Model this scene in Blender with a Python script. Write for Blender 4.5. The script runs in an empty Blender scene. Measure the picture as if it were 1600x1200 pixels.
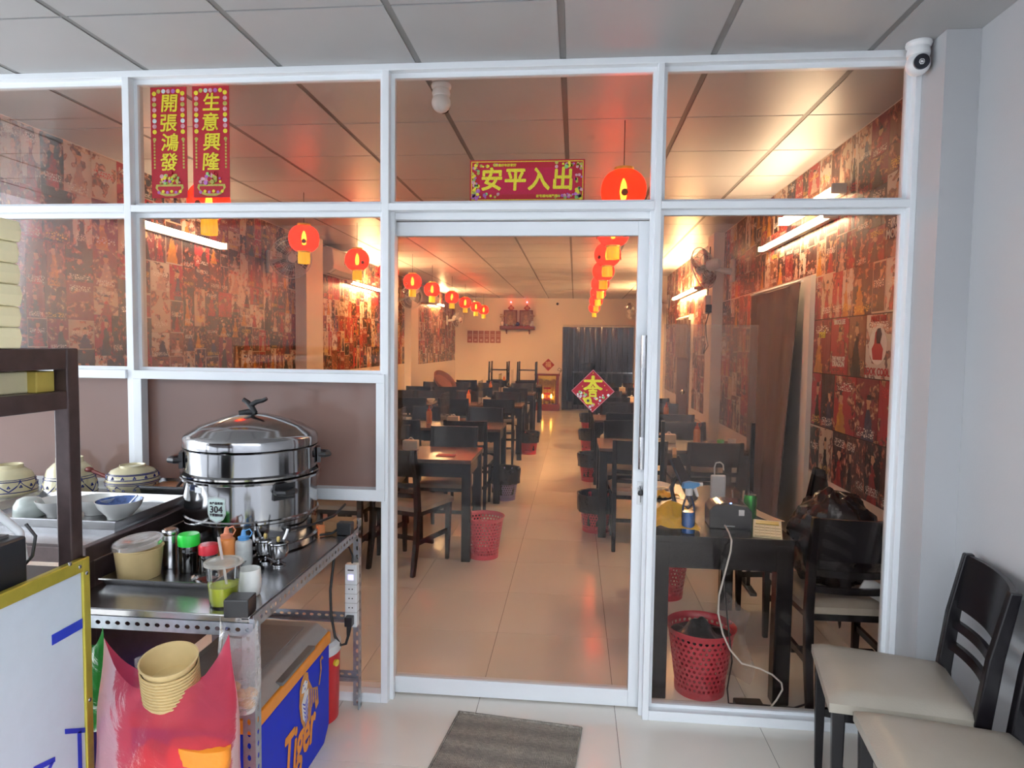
import bpy, math, random
from mathutils import Vector, Matrix, noise

# ------------------------------------------------------------------ camera, world, exposure
S = bpy.context.scene
COL = S.collection
PI = math.pi
R = math.radians
random.seed(7)

cam_data = bpy.data.cameras.new('camera')
cam = bpy.data.objects.new('camera', cam_data)
COL.objects.link(cam)
cr = Vector((0.99546276, 0.09425799, 0.01301247))
cu = Vector((-0.01841358, 0.05666023, 0.9982237))
cf = Vector((-0.09335327, 0.99393413, -0.05813878))
M = Matrix((cr, cu, -cf)).transposed().to_4x4()
M.translation = Vector((0, -2.79, 1.588))
cam.matrix_world = M
cam_data.sensor_width = 36
cam_data.lens = 1039.15 * 36 / 1600
cam_data.clip_end = 200
S.camera = cam

world = bpy.data.worlds.new('overcast_sky')
S.world = world
world.use_nodes = True
bgn = world.node_tree.nodes['Background']
bgn.inputs['Color'].default_value = (0.86, 0.93, 1.0, 1)
bgn.inputs['Strength'].default_value = 2.7

S.view_settings.view_transform = 'Standard'
S.view_settings.look = 'None'
S.view_settings.exposure = 1.5
S.view_settings.gamma = 1
S.view_settings.use_curve_mapping = False
S.cycles.max_bounces = 6
S.cycles.glossy_bounces = 3
S.cycles.diffuse_bounces = 3
S.cycles.transparent_max_bounces = 14
S.cycles.adaptive_threshold = 0.08
S.cycles.adaptive_min_samples = 16
S.cycles.sample_clamp_indirect = 6
S.cycles.caustics_reflective = False
S.cycles.caustics_refractive = False
TUBE_POWER = 54.0
LANTERN_POWER = 1.5
TUBE_COL = (1.0, 0.75, 0.47)

CEIL = 2.757
XL, XR = -3.0, 1.49          # inner wall planes
YB = 13.75                   # back wall


# ------------------------------------------------------------------ mesh helpers
class MB:
    def __init__(s):
        s.v = []; s.f = []; s.uv = None

    def add(s, vs, fs):
        n = len(s.v)
        s.v += [tuple(v) for v in vs]
        s.f += [tuple(i + n for i in f) for f in fs]
        return s

    def box(s, x0, x1, y0, y1, z0, z1):
        return s.add([(x0, y0, z0), (x1, y0, z0), (x1, y1, z0), (x0, y1, z0), (x0, y0, z1), (x1, y0, z1), (x1, y1, z1), (x0, y1, z1)],
                     [(0, 3, 2, 1), (4, 5, 6, 7), (0, 1, 5, 4), (1, 2, 6, 5), (2, 3, 7, 6), (3, 0, 4, 7)])

    def bar(s, p, q, w, h, up=(0, 0, 1)):
        """rectangular bar from p to q; w across, h along up"""
        p = Vector(p); q = Vector(q); d = (q - p).normalized()
        u = Vector(up); a = d.cross(u)
        if a.length < 1e-4:
            a = d.cross(Vector((0, 1, 0)))
        a.normalize(); b = a.cross(d).normalized()
        vs = []
        for c in (p, q):
            for i, j in ((-1, -1), (1, -1), (1, 1), (-1, 1)):
                vs.append(c + a * (i * w / 2) + b * (j * h / 2))
        return s.add(vs, [(0, 1, 2, 3), (7, 6, 5, 4), (0, 4, 5, 1), (1, 5, 6, 2), (2, 6, 7, 3), (3, 7, 4, 0)])

    def cyl(s, p, q, r0, r1=None, n=16, caps=True):
        r1 = r0 if r1 is None else r1
        p = Vector(p); q = Vector(q); d = (q - p).normalized()
        a = d.cross(Vector((0, 0, 1)))
        if a.length < 1e-4:
            a = Vector((1, 0, 0))
        a.normalize(); b = d.cross(a)
        vs = []
        for c, r in ((p, r0), (q, r1)):
            for i in range(n):
                t = 2 * PI * i / n
                vs.append(c + a * (r * math.cos(t)) + b * (r * math.sin(t)))
        fs = [(i, (i + 1) % n, n + (i + 1) % n, n + i) for i in range(n)]
        if caps:
            fs += [tuple(range(n - 1, -1, -1)), tuple(range(n, 2 * n))]
        return s.add(vs, fs)

    def lathe(s, prof, n=24, c=(0, 0, 0), fn=None):
        """prof: (r,z) from bottom to top; fn(angle,r,z)->r"""
        vs = []; fs = []; k = len(prof)
        for r, z in prof:
            for i in range(n):
                t = 2 * PI * i / n
                rr = fn(t, r, z) if fn else r
                vs.append((c[0] + rr * math.cos(t), c[1] + rr * math.sin(t), c[2] + z))
        for j in range(k - 1):
            for i in range(n):
                a = j * n + i; b = j * n + (i + 1) % n
                fs.append((a, b, b + n, a + n))
        if prof[0][0] > 1e-5:
            pass
        return s.add(vs, fs)

    def disc(s, c, r, n=24, up=True):
        vs = [(c[0] + r * math.cos(2 * PI * i / n), c[1] + r * math.sin(2 * PI * i / n), c[2]) for i in range(n)]
        return s.add(vs, [tuple(range(n)) if up else tuple(range(n - 1, -1, -1))])

    def tube(s, pts, r, n=8, closed=False):
        pts = [Vector(p) for p in pts]; k = len(pts); vs = []; fs = []
        pa = None
        for i, p in enumerate(pts):
            if closed:
                d = pts[(i + 1) % k] - pts[i - 1]
            else:
                d = pts[min(i + 1, k - 1)] - pts[max(i - 1, 0)]
            d.normalize()
            if pa is None:
                a = d.cross(Vector((0, 0, 1)))
                if a.length < .05:
                    a = d.cross(Vector((0, 1, 0)))
            else:
                a = pa - d * pa.dot(d)
            a.normalize(); pa = a; b = d.cross(a)
            rr = r(i / max(1, k - 1)) if callable(r) else r
            for j in range(n):
                t = 2 * PI * j / n
                vs.append(p + a * (rr * math.cos(t)) + b * (rr * math.sin(t)))
        for i in range(k if closed else k - 1):
            for j in range(n):
                a0 = i * n + j; a1 = i * n + (j + 1) % n
                b0 = ((i + 1) % k) * n + j; b1 = ((i + 1) % k) * n + (j + 1) % n
                fs.append((a0, a1, b1, b0))
        if not closed:
            fs += [tuple(range(n - 1, -1, -1)), tuple(range((k - 1) * n, k * n))]
        return s.add(vs, fs)

    def prism(s, poly, p0, ax, ay, depth):
        """2D poly placed at p0 with axes ax, ay, extruded by depth vector"""
        p0 = Vector(p0); ax = Vector(ax); ay = Vector(ay); d = Vector(depth); n = len(poly)
        a = [p0 + ax * x + ay * y for x, y in poly]
        vs = a + [q + d for q in a]
        fs = [tuple(range(n)), tuple(range(2 * n - 1, n - 1, -1))] + [(i, n + i, n + (i + 1) % n, (i + 1) % n) for i in range(n)]
        return s.add(vs, fs)

    def sphere(s, c, rx, ry=None, rz=None, n=20, m=12, fn=None):
        ry = rx if ry is None else ry; rz = rx if rz is None else rz
        vs = []; fs = []
        for j in range(m + 1):
            ph = -PI / 2 + PI * j / m
            for i in range(n):
                t = 2 * PI * i / n
                v = Vector((math.cos(ph) * math.cos(t), math.cos(ph) * math.sin(t), math.sin(ph)))
                k = fn(v) if fn else 1
                vs.append((c[0] + rx * v.x * k, c[1] + ry * v.y * k, c[2] + rz * v.z * k))
        for j in range(m):
            for i in range(n):
                a = j * n + i; b = j * n + (i + 1) % n
                fs.append((a, b, b + n, a + n))
        return s.add(vs, fs)

    def surf(s, fn, nu, nv, thick=None, wrap=False):
        """fn(u,v)->point, single sheet"""
        vs = []; fs = []
        for j in range(nv + 1):
            for i in range(nu + 1):
                vs.append(fn(i / nu, j / nv))
        w = nu + 1
        for j in range(nv):
            for i in range(nu):
                fs.append((j * w + i, j * w + i + 1, (j + 1) * w + i + 1, (j + 1) * w + i))
        return s.add(vs, fs)

    def slab(s, fn, nu, nv, off):
        """closed sheet: fn(u,v)->point and off = thickness vector"""
        off = Vector(off)
        top = [[Vector(fn(i / nu, j / nv)) for i in range(nu + 1)] for j in range(nv + 1)]
        vs = [p for r in top for p in r]; n = len(vs)
        vs += [p + off for p in vs]
        w = nu + 1; fs = []
        for j in range(nv):
            for i in range(nu):
                a = j * w + i
                fs.append((a, a + 1, a + w + 1, a + w))
                fs.append((n + a, n + a + w, n + a + w + 1, n + a + 1))
        for i in range(nu):
            fs.append((i, n + i, n + i + 1, i + 1))
            a = nv * w + i
            fs.append((a, a + 1, n + a + 1, n + a))
        for j in range(nv):
            a = j * w
            fs.append((a, a + w, n + a + w, n + a))
            a = j * w + nu
            fs.append((a, n + a, n + a + w, a + w))
        return s.add(vs, fs)

    def perf(s, fn, nu, nv, hw, hh, k=6, stagger=True, wrap=True):
        """sheet fn(u,v) pierced by nu x nv holes; hw, hh = hole size as share of a cell"""
        for j in range(nv):
            sh = 0.5 * (j % 2) if stagger else 0
            for i in range(nu):
                u0 = (i + sh) / nu; v0 = j / nv
                outer = [(0, 0), (.5, 0), (1, 0), (1, .5), (1, 1), (.5, 1), (0, 1), (0, .5)]
                inner = []
                for (a, b) in outer:
                    t = math.atan2(b - .5, a - .5)
                    inner.append((.5 + hw / 2 * math.cos(t), .5 + hh / 2 * math.sin(t)))
                pts = [fn(u0 + a / nu, v0 + b / nv) for a, b in outer + inner]
                s.add(pts, [(q, (q + 1) % 8, 8 + (q + 1) % 8, 8 + q) for q in range(8)])
        return s

    def mesh(s, name, smooth=False):
        me = bpy.data.meshes.new(name)
        me.from_pydata(s.v, [], s.f)
        me.validate()
        if smooth:
            me.polygons.foreach_set('use_smooth', [True] * len(me.polygons))
            try:
                me.set_sharp_from_angle(angle=R(38))
            except Exception:
                pass
        return me

    def build(s, name, m, parent=None, smooth=False, bevel=0, solid=0, loc=None, rot=None):
        me = s.mesh(name, smooth)
        me.materials.append(m)
        o = bpy.data.objects.new(name, me)
        COL.objects.link(o)
        if parent:
            o.parent = parent
        if loc is not None:
            o.location = loc
        if rot is not None:
            o.rotation_euler = rot
        if bevel:
            b = o.modifiers.new('bevel', 'BEVEL'); b.width = bevel; b.segments = 2; b.limit_method = 'ANGLE'
        if solid:
            b = o.modifiers.new('solid', 'SOLIDIFY'); b.thickness = solid
        return o


def tag(o, label=None, cat=None, group=None, kind=None):
    if label: o['label'] = label
    if cat: o['category'] = cat
    if group: o['group'] = group
    if kind: o['kind'] = kind
    return o


def thing(name, label, cat, loc=(0, 0, 0), rz=0, group=None, kind=None, rot=None):
    o = bpy.data.objects.new(name, None)
    o.empty_display_size = .05
    COL.objects.link(o)
    o.location = loc
    o.rotation_euler = rot if rot else (0, 0, rz)
    return tag(o, label, cat, group, kind)


def copy_tree(o, parent=None):
    c = o.copy(); COL.objects.link(c); c.parent = parent
    for ch in KIDS.get(o.name, []):
        copy_tree(ch, c)
    return c


KIDS = {}


def index_kids(o):
    ks = [x for x in COL.objects if x.parent == o]
    KIDS[o.name] = ks
    for k in ks:
        index_kids(k)


def dup(src, loc, rz=0, label=None, group=None):
    if src.name not in KIDS:
        index_kids(src)
    c = copy_tree(src)
    c.location = loc; c.rotation_euler = (0, 0, rz)
    if label: c['label'] = label
    if group: c['group'] = group
    return c


def text(body, size, m, name, parent, loc, rot, ext=.0008, off=0, sx=1, sy=1, shear=0, align='CENTER'):
    c = bpy.data.curves.new('text_curve', 'FONT')
    c.body = body; c.size = size; c.extrude = ext; c.shear = shear
    c.align_x = align; c.align_y = 'CENTER'; c.resolution_u = 3
    t = bpy.data.objects.new('text_tmp', c)
    COL.objects.link(t)
    bpy.context.view_layer.update()
    dg = bpy.context.evaluated_depsgraph_get()
    me = bpy.data.meshes.new_from_object(t.evaluated_get(dg))
    bpy.data.objects.remove(t); bpy.data.curves.remove(c)
    if off:                         # heavier strokes: the outline laid down again, slightly shifted
        vs = [tuple(v.co) for v in me.vertices]; fs = [tuple(p.vertices) for p in me.polygons]
        mb = MB()
        for k, (dx, dy) in enumerate(((0, 0), (1, 0), (-1, 0), (0, 1), (0, -1), (.7, .7), (-.7, .7), (.7, -.7), (-.7, -.7))):
            mb.add([(x + dx * off, y + dy * off, z + k * .00003) for x, y, z in vs], fs)
        bpy.data.meshes.remove(me)
        me = bpy.data.meshes.new(name); me.from_pydata(mb.v, [], mb.f)
    me.materials.clear(); me.materials.append(m)
    o = bpy.data.objects.new(name, me)
    COL.objects.link(o); o.parent = parent
    o.location = loc; o.rotation_euler = rot; o.scale = (sx, sy, 1)
    return o


# ------------------------------------------------------------------ materials
MATS = {}


class NT:
    def __init__(s, name):
        s.m = bpy.data.materials.new(name); s.m.use_nodes = True
        s.t = s.m.node_tree; s.t.nodes.clear()
        s.out = s.t.nodes.new('ShaderNodeOutputMaterial')

    def n(s, typ, **kw):
        nd = s.t.nodes.new('ShaderNode' + typ)
        for k, v in kw.items():
            if k.startswith('_'):
                setattr(nd, k[1:], v)
            else:
                s.set(nd, k, v)
        return nd

    def set(s, nd, k, v):
        inp = nd.inputs[int(k[1:])] if (k[0] == 'i' and k[1:].isdigit()) else nd.inputs[k.replace('_', ' ')]
        if hasattr(v, 'is_output') or isinstance(v, bpy.types.NodeSocket):
            s.t.links.new(v, inp)
        else:
            inp.default_value = v

    def math(s, op, a, b=0.0, c=0.0, clamp=False):
        nd = s.t.nodes.new('ShaderNodeMath'); nd.operation = op; nd.use_clamp = clamp
        for i, v in enumerate((a, b, c)):
            s.set(nd, 'i%d' % i, v)
        return nd.outputs[0]

    def mix(s, f, a, b, typ='MIX'):
        nd = s.t.nodes.new('ShaderNodeMix'); nd.data_type = 'RGBA'; nd.blend_type = typ
        s.set(nd, 'i0', f); s.set(nd, 'i6', a); s.set(nd, 'i7', b)
        return nd.outputs[2]

    def ramp(s, f, stops, interp='LINEAR'):
        nd = s.t.nodes.new('ShaderNodeValToRGB'); e = nd.color_ramp; e.interpolation = interp
        while len(e.elements) < len(stops):
            e.elements.new(.5)
        for el, (p, c) in zip(e.elements, stops):
            el.position = p; el.color = (*c, 1) if len(c) == 3 else c
        s.set(nd, 'i0', f)
        return nd.outputs[0]

    def done(s, shader):
        s.t.links.new(shader, s.out.inputs['Surface'])
        return s.m


def rgba(c):
    return (c[0], c[1], c[2], 1)


def mat(name, col, rough=.5, metal=0, nz=.06, ns=30, bump=0, bs=60, spec=.5, coat=0, stretch=None, emit=None, es=0, sheen=0, trans=0, alpha=1):
    if name in MATS:
        return MATS[name]
    t = NT(name)
    tc = t.n('TexCoord').outputs['Object']
    if stretch:
        mp = t.n('Mapping', Vector=tc, Scale=stretch); tc = mp.outputs[0]
    nt = t.n('TexNoise', Vector=tc, Scale=ns, Detail=4.0)
    f = nt.outputs[0]
    dark = rgba([max(0, c * (1 - nz * 2.2)) for c in col]); lite = rgba([min(1, c * (1 + nz * 2.2)) for c in col])
    c = t.mix(f, dark, lite)
    b = t.n('BsdfPrincipled', Base_Color=c, Metallic=metal, Alpha=alpha)
    b.inputs['Specular IOR Level'].default_value = spec
    b.inputs['Coat Weight'].default_value = coat
    b.inputs['Transmission Weight'].default_value = trans
    t.set(b, 'Roughness', t.math('MULTIPLY_ADD', f, .16 * rough, rough * .92))
    if bump:
        bn = t.n('TexNoise', Vector=tc, Scale=bs, Detail=3.0)
        bp = t.n('Bump', Strength=bump, Distance=.01, Height=bn.outputs[0])
        t.set(b, 'Normal', bp.outputs[0])
    if emit:
        b.inputs['Emission Color'].default_value = rgba(emit); b.inputs['Emission Strength'].default_value = es
    MATS[name] = t.done(b.outputs[0])
    return MATS[name]


def glass(name, tint=(1, 1, 1), ior=1.5, rough=0.0, gain=1.0):
    """thin sheet glass: what is not mirrored passes straight through, tinted"""
    t = NT(name)
    tc = t.n('TexCoord').outputs['Object']
    nz = t.n('TexNoise', Vector=tc, Scale=1.3, Detail=3.0).outputs[0]
    fr = t.n('Fresnel', IOR=ior).outputs[0]
    tr = t.n('BsdfTransparent', Color=rgba(tint)).outputs[0]
    gl = t.n('BsdfGlossy', Color=(1, 1, 1, 1), Roughness=rough).outputs[0]
    f = t.math('MULTIPLY', fr, t.math('MULTIPLY_ADD', nz, .2 * gain, .9 * gain))
    mx = t.n('MixShader', i0=f, i1=tr, i2=gl)
    MATS[name] = t.done(mx.outputs[0])
    return MATS[name]


def film(name, col, opac, rough=.3, trans=.5, nscale=9, bump=.6):
    """crinkled plastic film: part see-through, part coloured, glossy"""
    t = NT(name)
    tc = t.n('TexCoord').outputs['Object']
    nz = t.n('TexNoise', Vector=tc, Scale=nscale, Detail=6.0, Distortion=1.2)
    bp = t.n('Bump', Strength=bump, Distance=.02, Height=nz.outputs[0]).outputs[0]
    d = t.n('BsdfDiffuse', Color=rgba(col), Normal=bp).outputs[0]
    tl = t.n('BsdfTranslucent', Color=rgba(col), Normal=bp).outputs[0]
    a = t.n('MixShader', i0=trans, i1=d, i2=tl).outputs[0]
    tp = t.n('BsdfTransparent', Color=rgba([.4 + .6 * c for c in col])).outputs[0]
    o = t.math('MULTIPLY_ADD', nz.outputs[0], .24, opac - .12, clamp=True)
    b = t.n('MixShader', i0=o, i1=tp, i2=a).outputs[0]
    g = t.n('BsdfGlossy', Color=(1, 1, 1, 1), Roughness=rough, Normal=bp).outputs[0]
    fr = t.math('MULTIPLY', t.n('Fresnel', IOR=1.4, Normal=bp).outputs[0], .5)
    MATS[name] = t.done(t.n('MixShader', i0=fr, i1=b, i2=g).outputs[0])
    return MATS[name]


def emitter(name, col, strength):
    t = NT(name)
    nz = t.n('TexNoise', Vector=t.n('TexCoord').outputs['Object'], Scale=8.0).outputs[0]
    e = t.n('Emission', Color=rgba(col), Strength=t.math('MULTIPLY_ADD', nz, strength * .1, strength * .95))
    MATS[name] = t.done(e.outputs[0])
    return MATS[name]


def poster_material():
    t = NT('poster_print')
    uv = t.n('UVMap', _uv_map='UVMap').outputs[0]
    sd = t.n('UVMap', _uv_map='seed').outputs[0]
    su = t.n('SeparateXYZ', i0=uv); ss = t.n('SeparateXYZ', i0=sd)
    u, v = su.outputs[0], su.outputs[1]; s1, s2 = ss.outputs[0], ss.outputs[1]
    fr = lambda x, k: t.math('FRACT', t.math('MULTIPLY', x, k))
    s3 = fr(s1, 17.31); s4 = fr(s2, 23.7); s5 = fr(s1, 51.9)
    K = 'CONSTANT'
    bg = t.ramp(s1, [(0, (.20, .012, .018)), (.14, (.014, .011, .013)), (.30, (.50, .38, .26)), (.42, (.09, .03, .022)), (.52, (.38, .018, .026)),
                     (.63, (.022, .016, .03)), (.72, (.20, .07, .03)), (.78, (.04, .016, .018)), (.88, (.58, .50, .40))], K)
    vec = t.n('CombineXYZ', i0=t.math('MULTIPLY', u, 2.2), i1=t.math('MULTIPLY', v, 3.0), i2=t.math('MULTIPLY', s1, 90.0)).outputs[0]
    nz = t.n('TexNoise', Vector=vec, Scale=2.6, Detail=5.0, Roughness=.6, Distortion=.5)
    photo = t.ramp(nz.outputs[0], [(.30, (.008, .006, .008)), (.45, (.07, .016, .016)), (.53, (.26, .06, .035)), (.60, (.52, .33, .18)), (.70, (.80, .70, .55))])
    hue = t.ramp(s3, [(0, (1, .5, .45)), (.25, (1, .9, .8)), (.5, (.8, .75, 1)), (.62, (1, .35, .3)), (.78, (.75, .9, .7)), (.88, (1, .85, .5))], K)
    photo = t.mix(.75, photo, hue, 'MULTIPLY')
    m1 = t.math('GREATER_THAN', t.n('TexNoise', Vector=vec, Scale=1.3, Detail=2.0).outputs[0], .535)
    c = t.mix(t.math('MULTIPLY', m1, .85), bg, photo)
    # standing figure: body wedge and head
    wob = t.math('MULTIPLY_ADD', t.n('TexNoise', Vector=vec, Scale=3.0, Detail=3.0).outputs[0], .3, -.15)
    cx = t.math('MULTIPLY_ADD', s4, .34, .33)
    du = t.math('ABSOLUTE', t.math('ADD', t.math('SUBTRACT', u, cx), t.math('MULTIPLY', wob, .9)))
    top = t.math('MULTIPLY_ADD', s5, .22, .50)
    wid = t.math('MULTIPLY_ADD', t.math('SUBTRACT', top, v), .38, .06)
    body = t.math('MULTIPLY', t.math('LESS_THAN', du, wid), t.math('LESS_THAN', v, top))
    bcol = t.ramp(s4, [(0, (.62, .40, .04)), (.2, (.02, .018, .022)), (.42, (.42, .03, .03)), (.58, (.6, .52, .42)), (.74, (.05, .06, .15)), (.86, (.03, .025, .02))], K)
    bcol = t.mix(.55, bcol, photo, 'OVERLAY')
    dv = t.math('MULTIPLY', t.math('SUBTRACT', v, t.math('ADD', top, .09)), .8)
    hd = t.math('SQRT', t.math('ADD', t.math('MULTIPLY', du, du), t.math('MULTIPLY', dv, dv)))
    head = t.math('LESS_THAN', hd, .10)
    on = t.math('GREATER_THAN', s3, .22)
    c = t.mix(t.math('MULTIPLY', body, on), c, bcol)
    skin = t.mix(t.math('GREATER_THAN', t.math('SUBTRACT', v, top), .13), (.55, .30, .16, 1), (.02, .015, .015, 1))
    c = t.mix(t.math('MULTIPLY', head, on), c, skin)
    # title strokes
    ty = t.ramp(s2, [(0, (.04, .04, .04)), (.4, (.74, .74, .74)), (.62, (.12, .12, .12)), (.82, (.5, .5, .5))], K)
    tv = t.math('SUBTRACT', v, ty)
    band = t.math('MULTIPLY', t.math('GREATER_THAN', tv, 0.0), t.math('LESS_THAN', tv, .15))
    tvec = t.n('CombineXYZ', i0=t.math('MULTIPLY', u, 13.0), i1=t.math('MULTIPLY', v, 26.0), i2=t.math('MULTIPLY', s2, 50.0)).outputs[0]
    st = t.math('GREATER_THAN', t.n('TexVoronoi', _feature='DISTANCE_TO_EDGE', Vector=tvec, Scale=.9).outputs[0], .16)
    inx = t.math('MULTIPLY', t.math('GREATER_THAN', u, .12), t.math('LESS_THAN', u, .88))
    tcol = t.ramp(s5, [(0, (.72, .66, .55)), (.35, (.75, .45, .05)), (.55, (.6, .03, .03)), (.75, (.8, .78, .7)), (.9, (.02, .02, .02))], K)
    c = t.mix(t.math('MULTIPLY', t.math('MULTIPLY', band, st), inx), c, tcol)
    # pale margin on some
    e = t.math('MINIMUM', t.math('MINIMUM', u, t.math('SUBTRACT', 1.0, u)), t.math('MINIMUM', v, t.math('SUBTRACT', 1.0, v)))
    mar = t.math('MULTIPLY', t.math('LESS_THAN', e, .035), t.math('GREATER_THAN', s2, .84))
    c = t.mix(mar, c, (.50, .40, .30, 1))
    pos = t.n('NewGeometry').outputs['Position']
    wr = t.n('TexNoise', Vector=t.n('Mapping', Vector=pos, Scale=(1, 1, .35)).outputs[0], Scale=9.0, Detail=4.0, Distortion=.8).outputs[0]
    bp = t.n('Bump', Strength=.35, Distance=.012, Height=wr).outputs[0]
    b = t.n('BsdfPrincipled', Base_Color=c, Roughness=.33, Normal=bp)
    MATS['poster'] = t.done(b.outputs[0])
    return MATS['poster']


POSTER = poster_material()
WHITE = mat('white_wall_paint', (.46, .465, .48), .55, nz=.03, ns=2.5, bump=.04, bs=120)
CREAM = mat('cream_wall_paint', (.80, .72, .62), .5, nz=.03, ns=2.0, bump=.03, bs=120)
ALU = mat('white_powder_coated_aluminium', (.82, .85, .88), .32, nz=.02, ns=6)
CEILM = mat('ceiling_panel_white', (.56, .56, .558), .38, nz=.03, ns=3)
GRIDM = mat('ceiling_grid_grey', (.22, .22, .218), .5, nz=.05, ns=20)
TILE = mat('polished_floor_tile', (.80, .76, .69), .13, nz=.035, ns=1.6, spec=.55)
GROUT = mat('tile_grout', (.14, .12, .10), .8)
CLEAR = glass('window_glass', (.96, .93, .905), gain=.3)
CUPGLASS = glass('clear_plastic', (.95, .95, .94), 1.4, .05)
STEEL = mat('brushed_stainless_steel', (.50, .50, .51), .24, 1, nz=.08, ns=14, stretch=(1, 8, 8), bump=.02, bs=200)
POLISH = mat('polished_stainless_steel', (.38, .38, .39), .11, 1, nz=.03, ns=5)
ANGLE = mat('galvanised_angle_steel', (.44, .48, .53), .38, .75, nz=.14, ns=40)
BLACKWOOD = mat('black_stained_wood', (.007, .006, .008), .26, nz=.25, ns=16, stretch=(1, 1, .15), spec=.38)
TOPWOOD = mat('dark_table_top_laminate', (.11, .07, .055), .22, nz=.3, ns=9, stretch=(.3, 3, 3))
VINYL = mat('beige_seat_vinyl', (.37, .335, .28), .38, nz=.05, ns=6, bump=.08, bs=160)
BLACKP = mat('black_plastic', (.018, .018, .02), .32, nz=.1)
WHITEP = mat('white_plastic', (.76, .77, .78), .3, nz=.02)
REDP = mat('red_basket_plastic', (.55, .04, .065), .35, nz=.06)
PINKP = mat('pink_basket_plastic', (.74, .09, .14), .35, nz=.06)
LILACP = mat('lilac_basket_plastic', (.32, .28, .52), .35, nz=.06)
LINER = mat('black_bin_liner', (.018, .018, .02), .28, nz=.2, ns=12, bump=.7, bs=22)
BROWNSTEEL = mat('dark_brown_painted_steel', (.075, .05, .05), .34, .35, nz=.2, ns=25)
KRAFT = mat('kraft_paper_board', (.62, .46, .22), .55, nz=.04)
CREAMBOX = mat('cream_takeaway_box_card', (.95, .86, .56), .6, nz=.03)
GOLDFRAME = mat('brushed_gold_aluminium', (.55, .47, .07), .38, .55, nz=.08, ns=30)
BOARD = mat('white_board_laminate', (.60, .68, .78), .4, nz=.02)
INKBLUE = mat('blue_vinyl_lettering', (.02, .05, .55), .45)
REDPAPER = mat('red_flocked_paper', (.42, .005, .018), .6, nz=.12, ns=160)
GOLDLEAF = mat('gold_foil_lettering', (.83, .60, .03), .5, .15, nz=.22, ns=260)
GOLD = mat('gold_paint', (.85, .55, .10), .32, .6, nz=.2, ns=40)
PURPLE = mat('purple_foil_print', (.42, .12, .40), .5, nz=.3, ns=60)
OLIVE = mat('olive_foil_print', (.42, .36, .06), .5, nz=.3, ns=60)
PINKPRINT = mat('dusty_pink_print', (.62, .30, .33), .55, nz=.3, ns=60)
TEALPRINT = mat('green_print', (.25, .50, .15), .5, nz=.3, ns=60)
GREYPRINT = mat('pale_blue_print', (.55, .62, .62), .55, nz=.2, ns=60)
BLUECOOLER = mat('blue_cooler_plastic', (.006, .03, .60), .5, nz=.04, spec=.25)
ORANGEP = mat('orange_plastic', (.86, .30, .02), .4, nz=.05)
GREYP = mat('grey_cooler_lid_plastic', (.36, .34, .33), .5, nz=.05)
DARKGREYP = mat('dark_grey_plastic', (.16, .155, .155), .5, nz=.05)
CHINA = mat('white_glazed_china', (.80, .80, .77), .14, nz=.02, coat=.4)
CREAMCHINA = mat('cream_glazed_stoneware', (.74, .66, .42), .16, nz=.05, coat=.5)
COBALT = mat('cobalt_blue_glaze', (.02, .03, .20), .18, coat=.5)
BLUEPRINT = mat('blue_printed_glaze', (.10, .18, .58), .16, nz=.6, ns=60, coat=.5)
GREENCAP = mat('bright_green_cap_plastic', (.02, .72, .06), .35)
REDCAP = mat('red_cap_plastic', (.72, .02, .04), .35)
SOY = mat('dark_soy_in_bottle', (.008, .007, .006), .06, coat=1)
PEACHB = mat('orange_squeeze_bottle', (.85, .30, .08), .4)
FROST = mat('cloudy_squeeze_bottle', (.55, .57, .56), .4, nz=.12, ns=40)
LIGHTBLUE = mat('light_blue_plastic', (.12, .36, .72), .4)
MELON = mat('green_juice', (.62, .70, .06), .2, nz=.08, ns=30)
CLOTHY = mat('yellow_cleaning_cloth', (.80, .50, .02), .85, nz=.12, ns=40, bump=.3, bs=180)
MATM = None
AIRW = mat('offwhite_appliance_plastic', (.66, .64, .60), .4, nz=.03)
FANBLADE = glass('smoky_fan_blade', (.62, .58, .56), 1.45, .1)
CURT = mat('dark_brown_curtain', (.15, .105, .09), .7, nz=.1, ns=20, stretch=(1, 1, .1))
REDWOOD = mat('red_lacquered_wood', (.20, .028, .02), .3, nz=.15, ns=12, coat=.3)
PAPER = mat('white_paper', (.75, .74, .70), .6, nz=.03)
BROWNCARD = mat('brown_cardboard', (.50, .26, .12), .7, nz=.06)
PEACHPAPER = mat('notice_print_paper', (.36, .14, .12), .6, nz=.5, ns=90)
WHITECABLE = mat('white_cable_sheath', (.72, .70, .66), .4)
BLACKCABLE = mat('black_cable_sheath', (.015, .015, .016), .4)
TUBE = emitter('fluorescent_tube_glow', TUBE_COL, TUBE_POWER)
TUBEBOX = emitter('broad_tube_glow', TUBE_COL, TUBE_POWER * .16)
TUBESOFT = emitter('soft_tube_glow', TUBE_COL, TUBE_POWER * .45)
TUBEFAR = emitter('far_tube_glow', (1.0, .60, .27), TUBE_POWER * 2.6)
BULB = emitter('lantern_flame_bulb_glow', (1.0, .50, .10), 16 * LANTERN_POWER)
REDLED = emitter('red_altar_led_glow', (1.0, .05, .06), 8)
GOLDGLOW = emitter('altar_lamp_glow', (1.0, .50, .08), 7.0)


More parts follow.
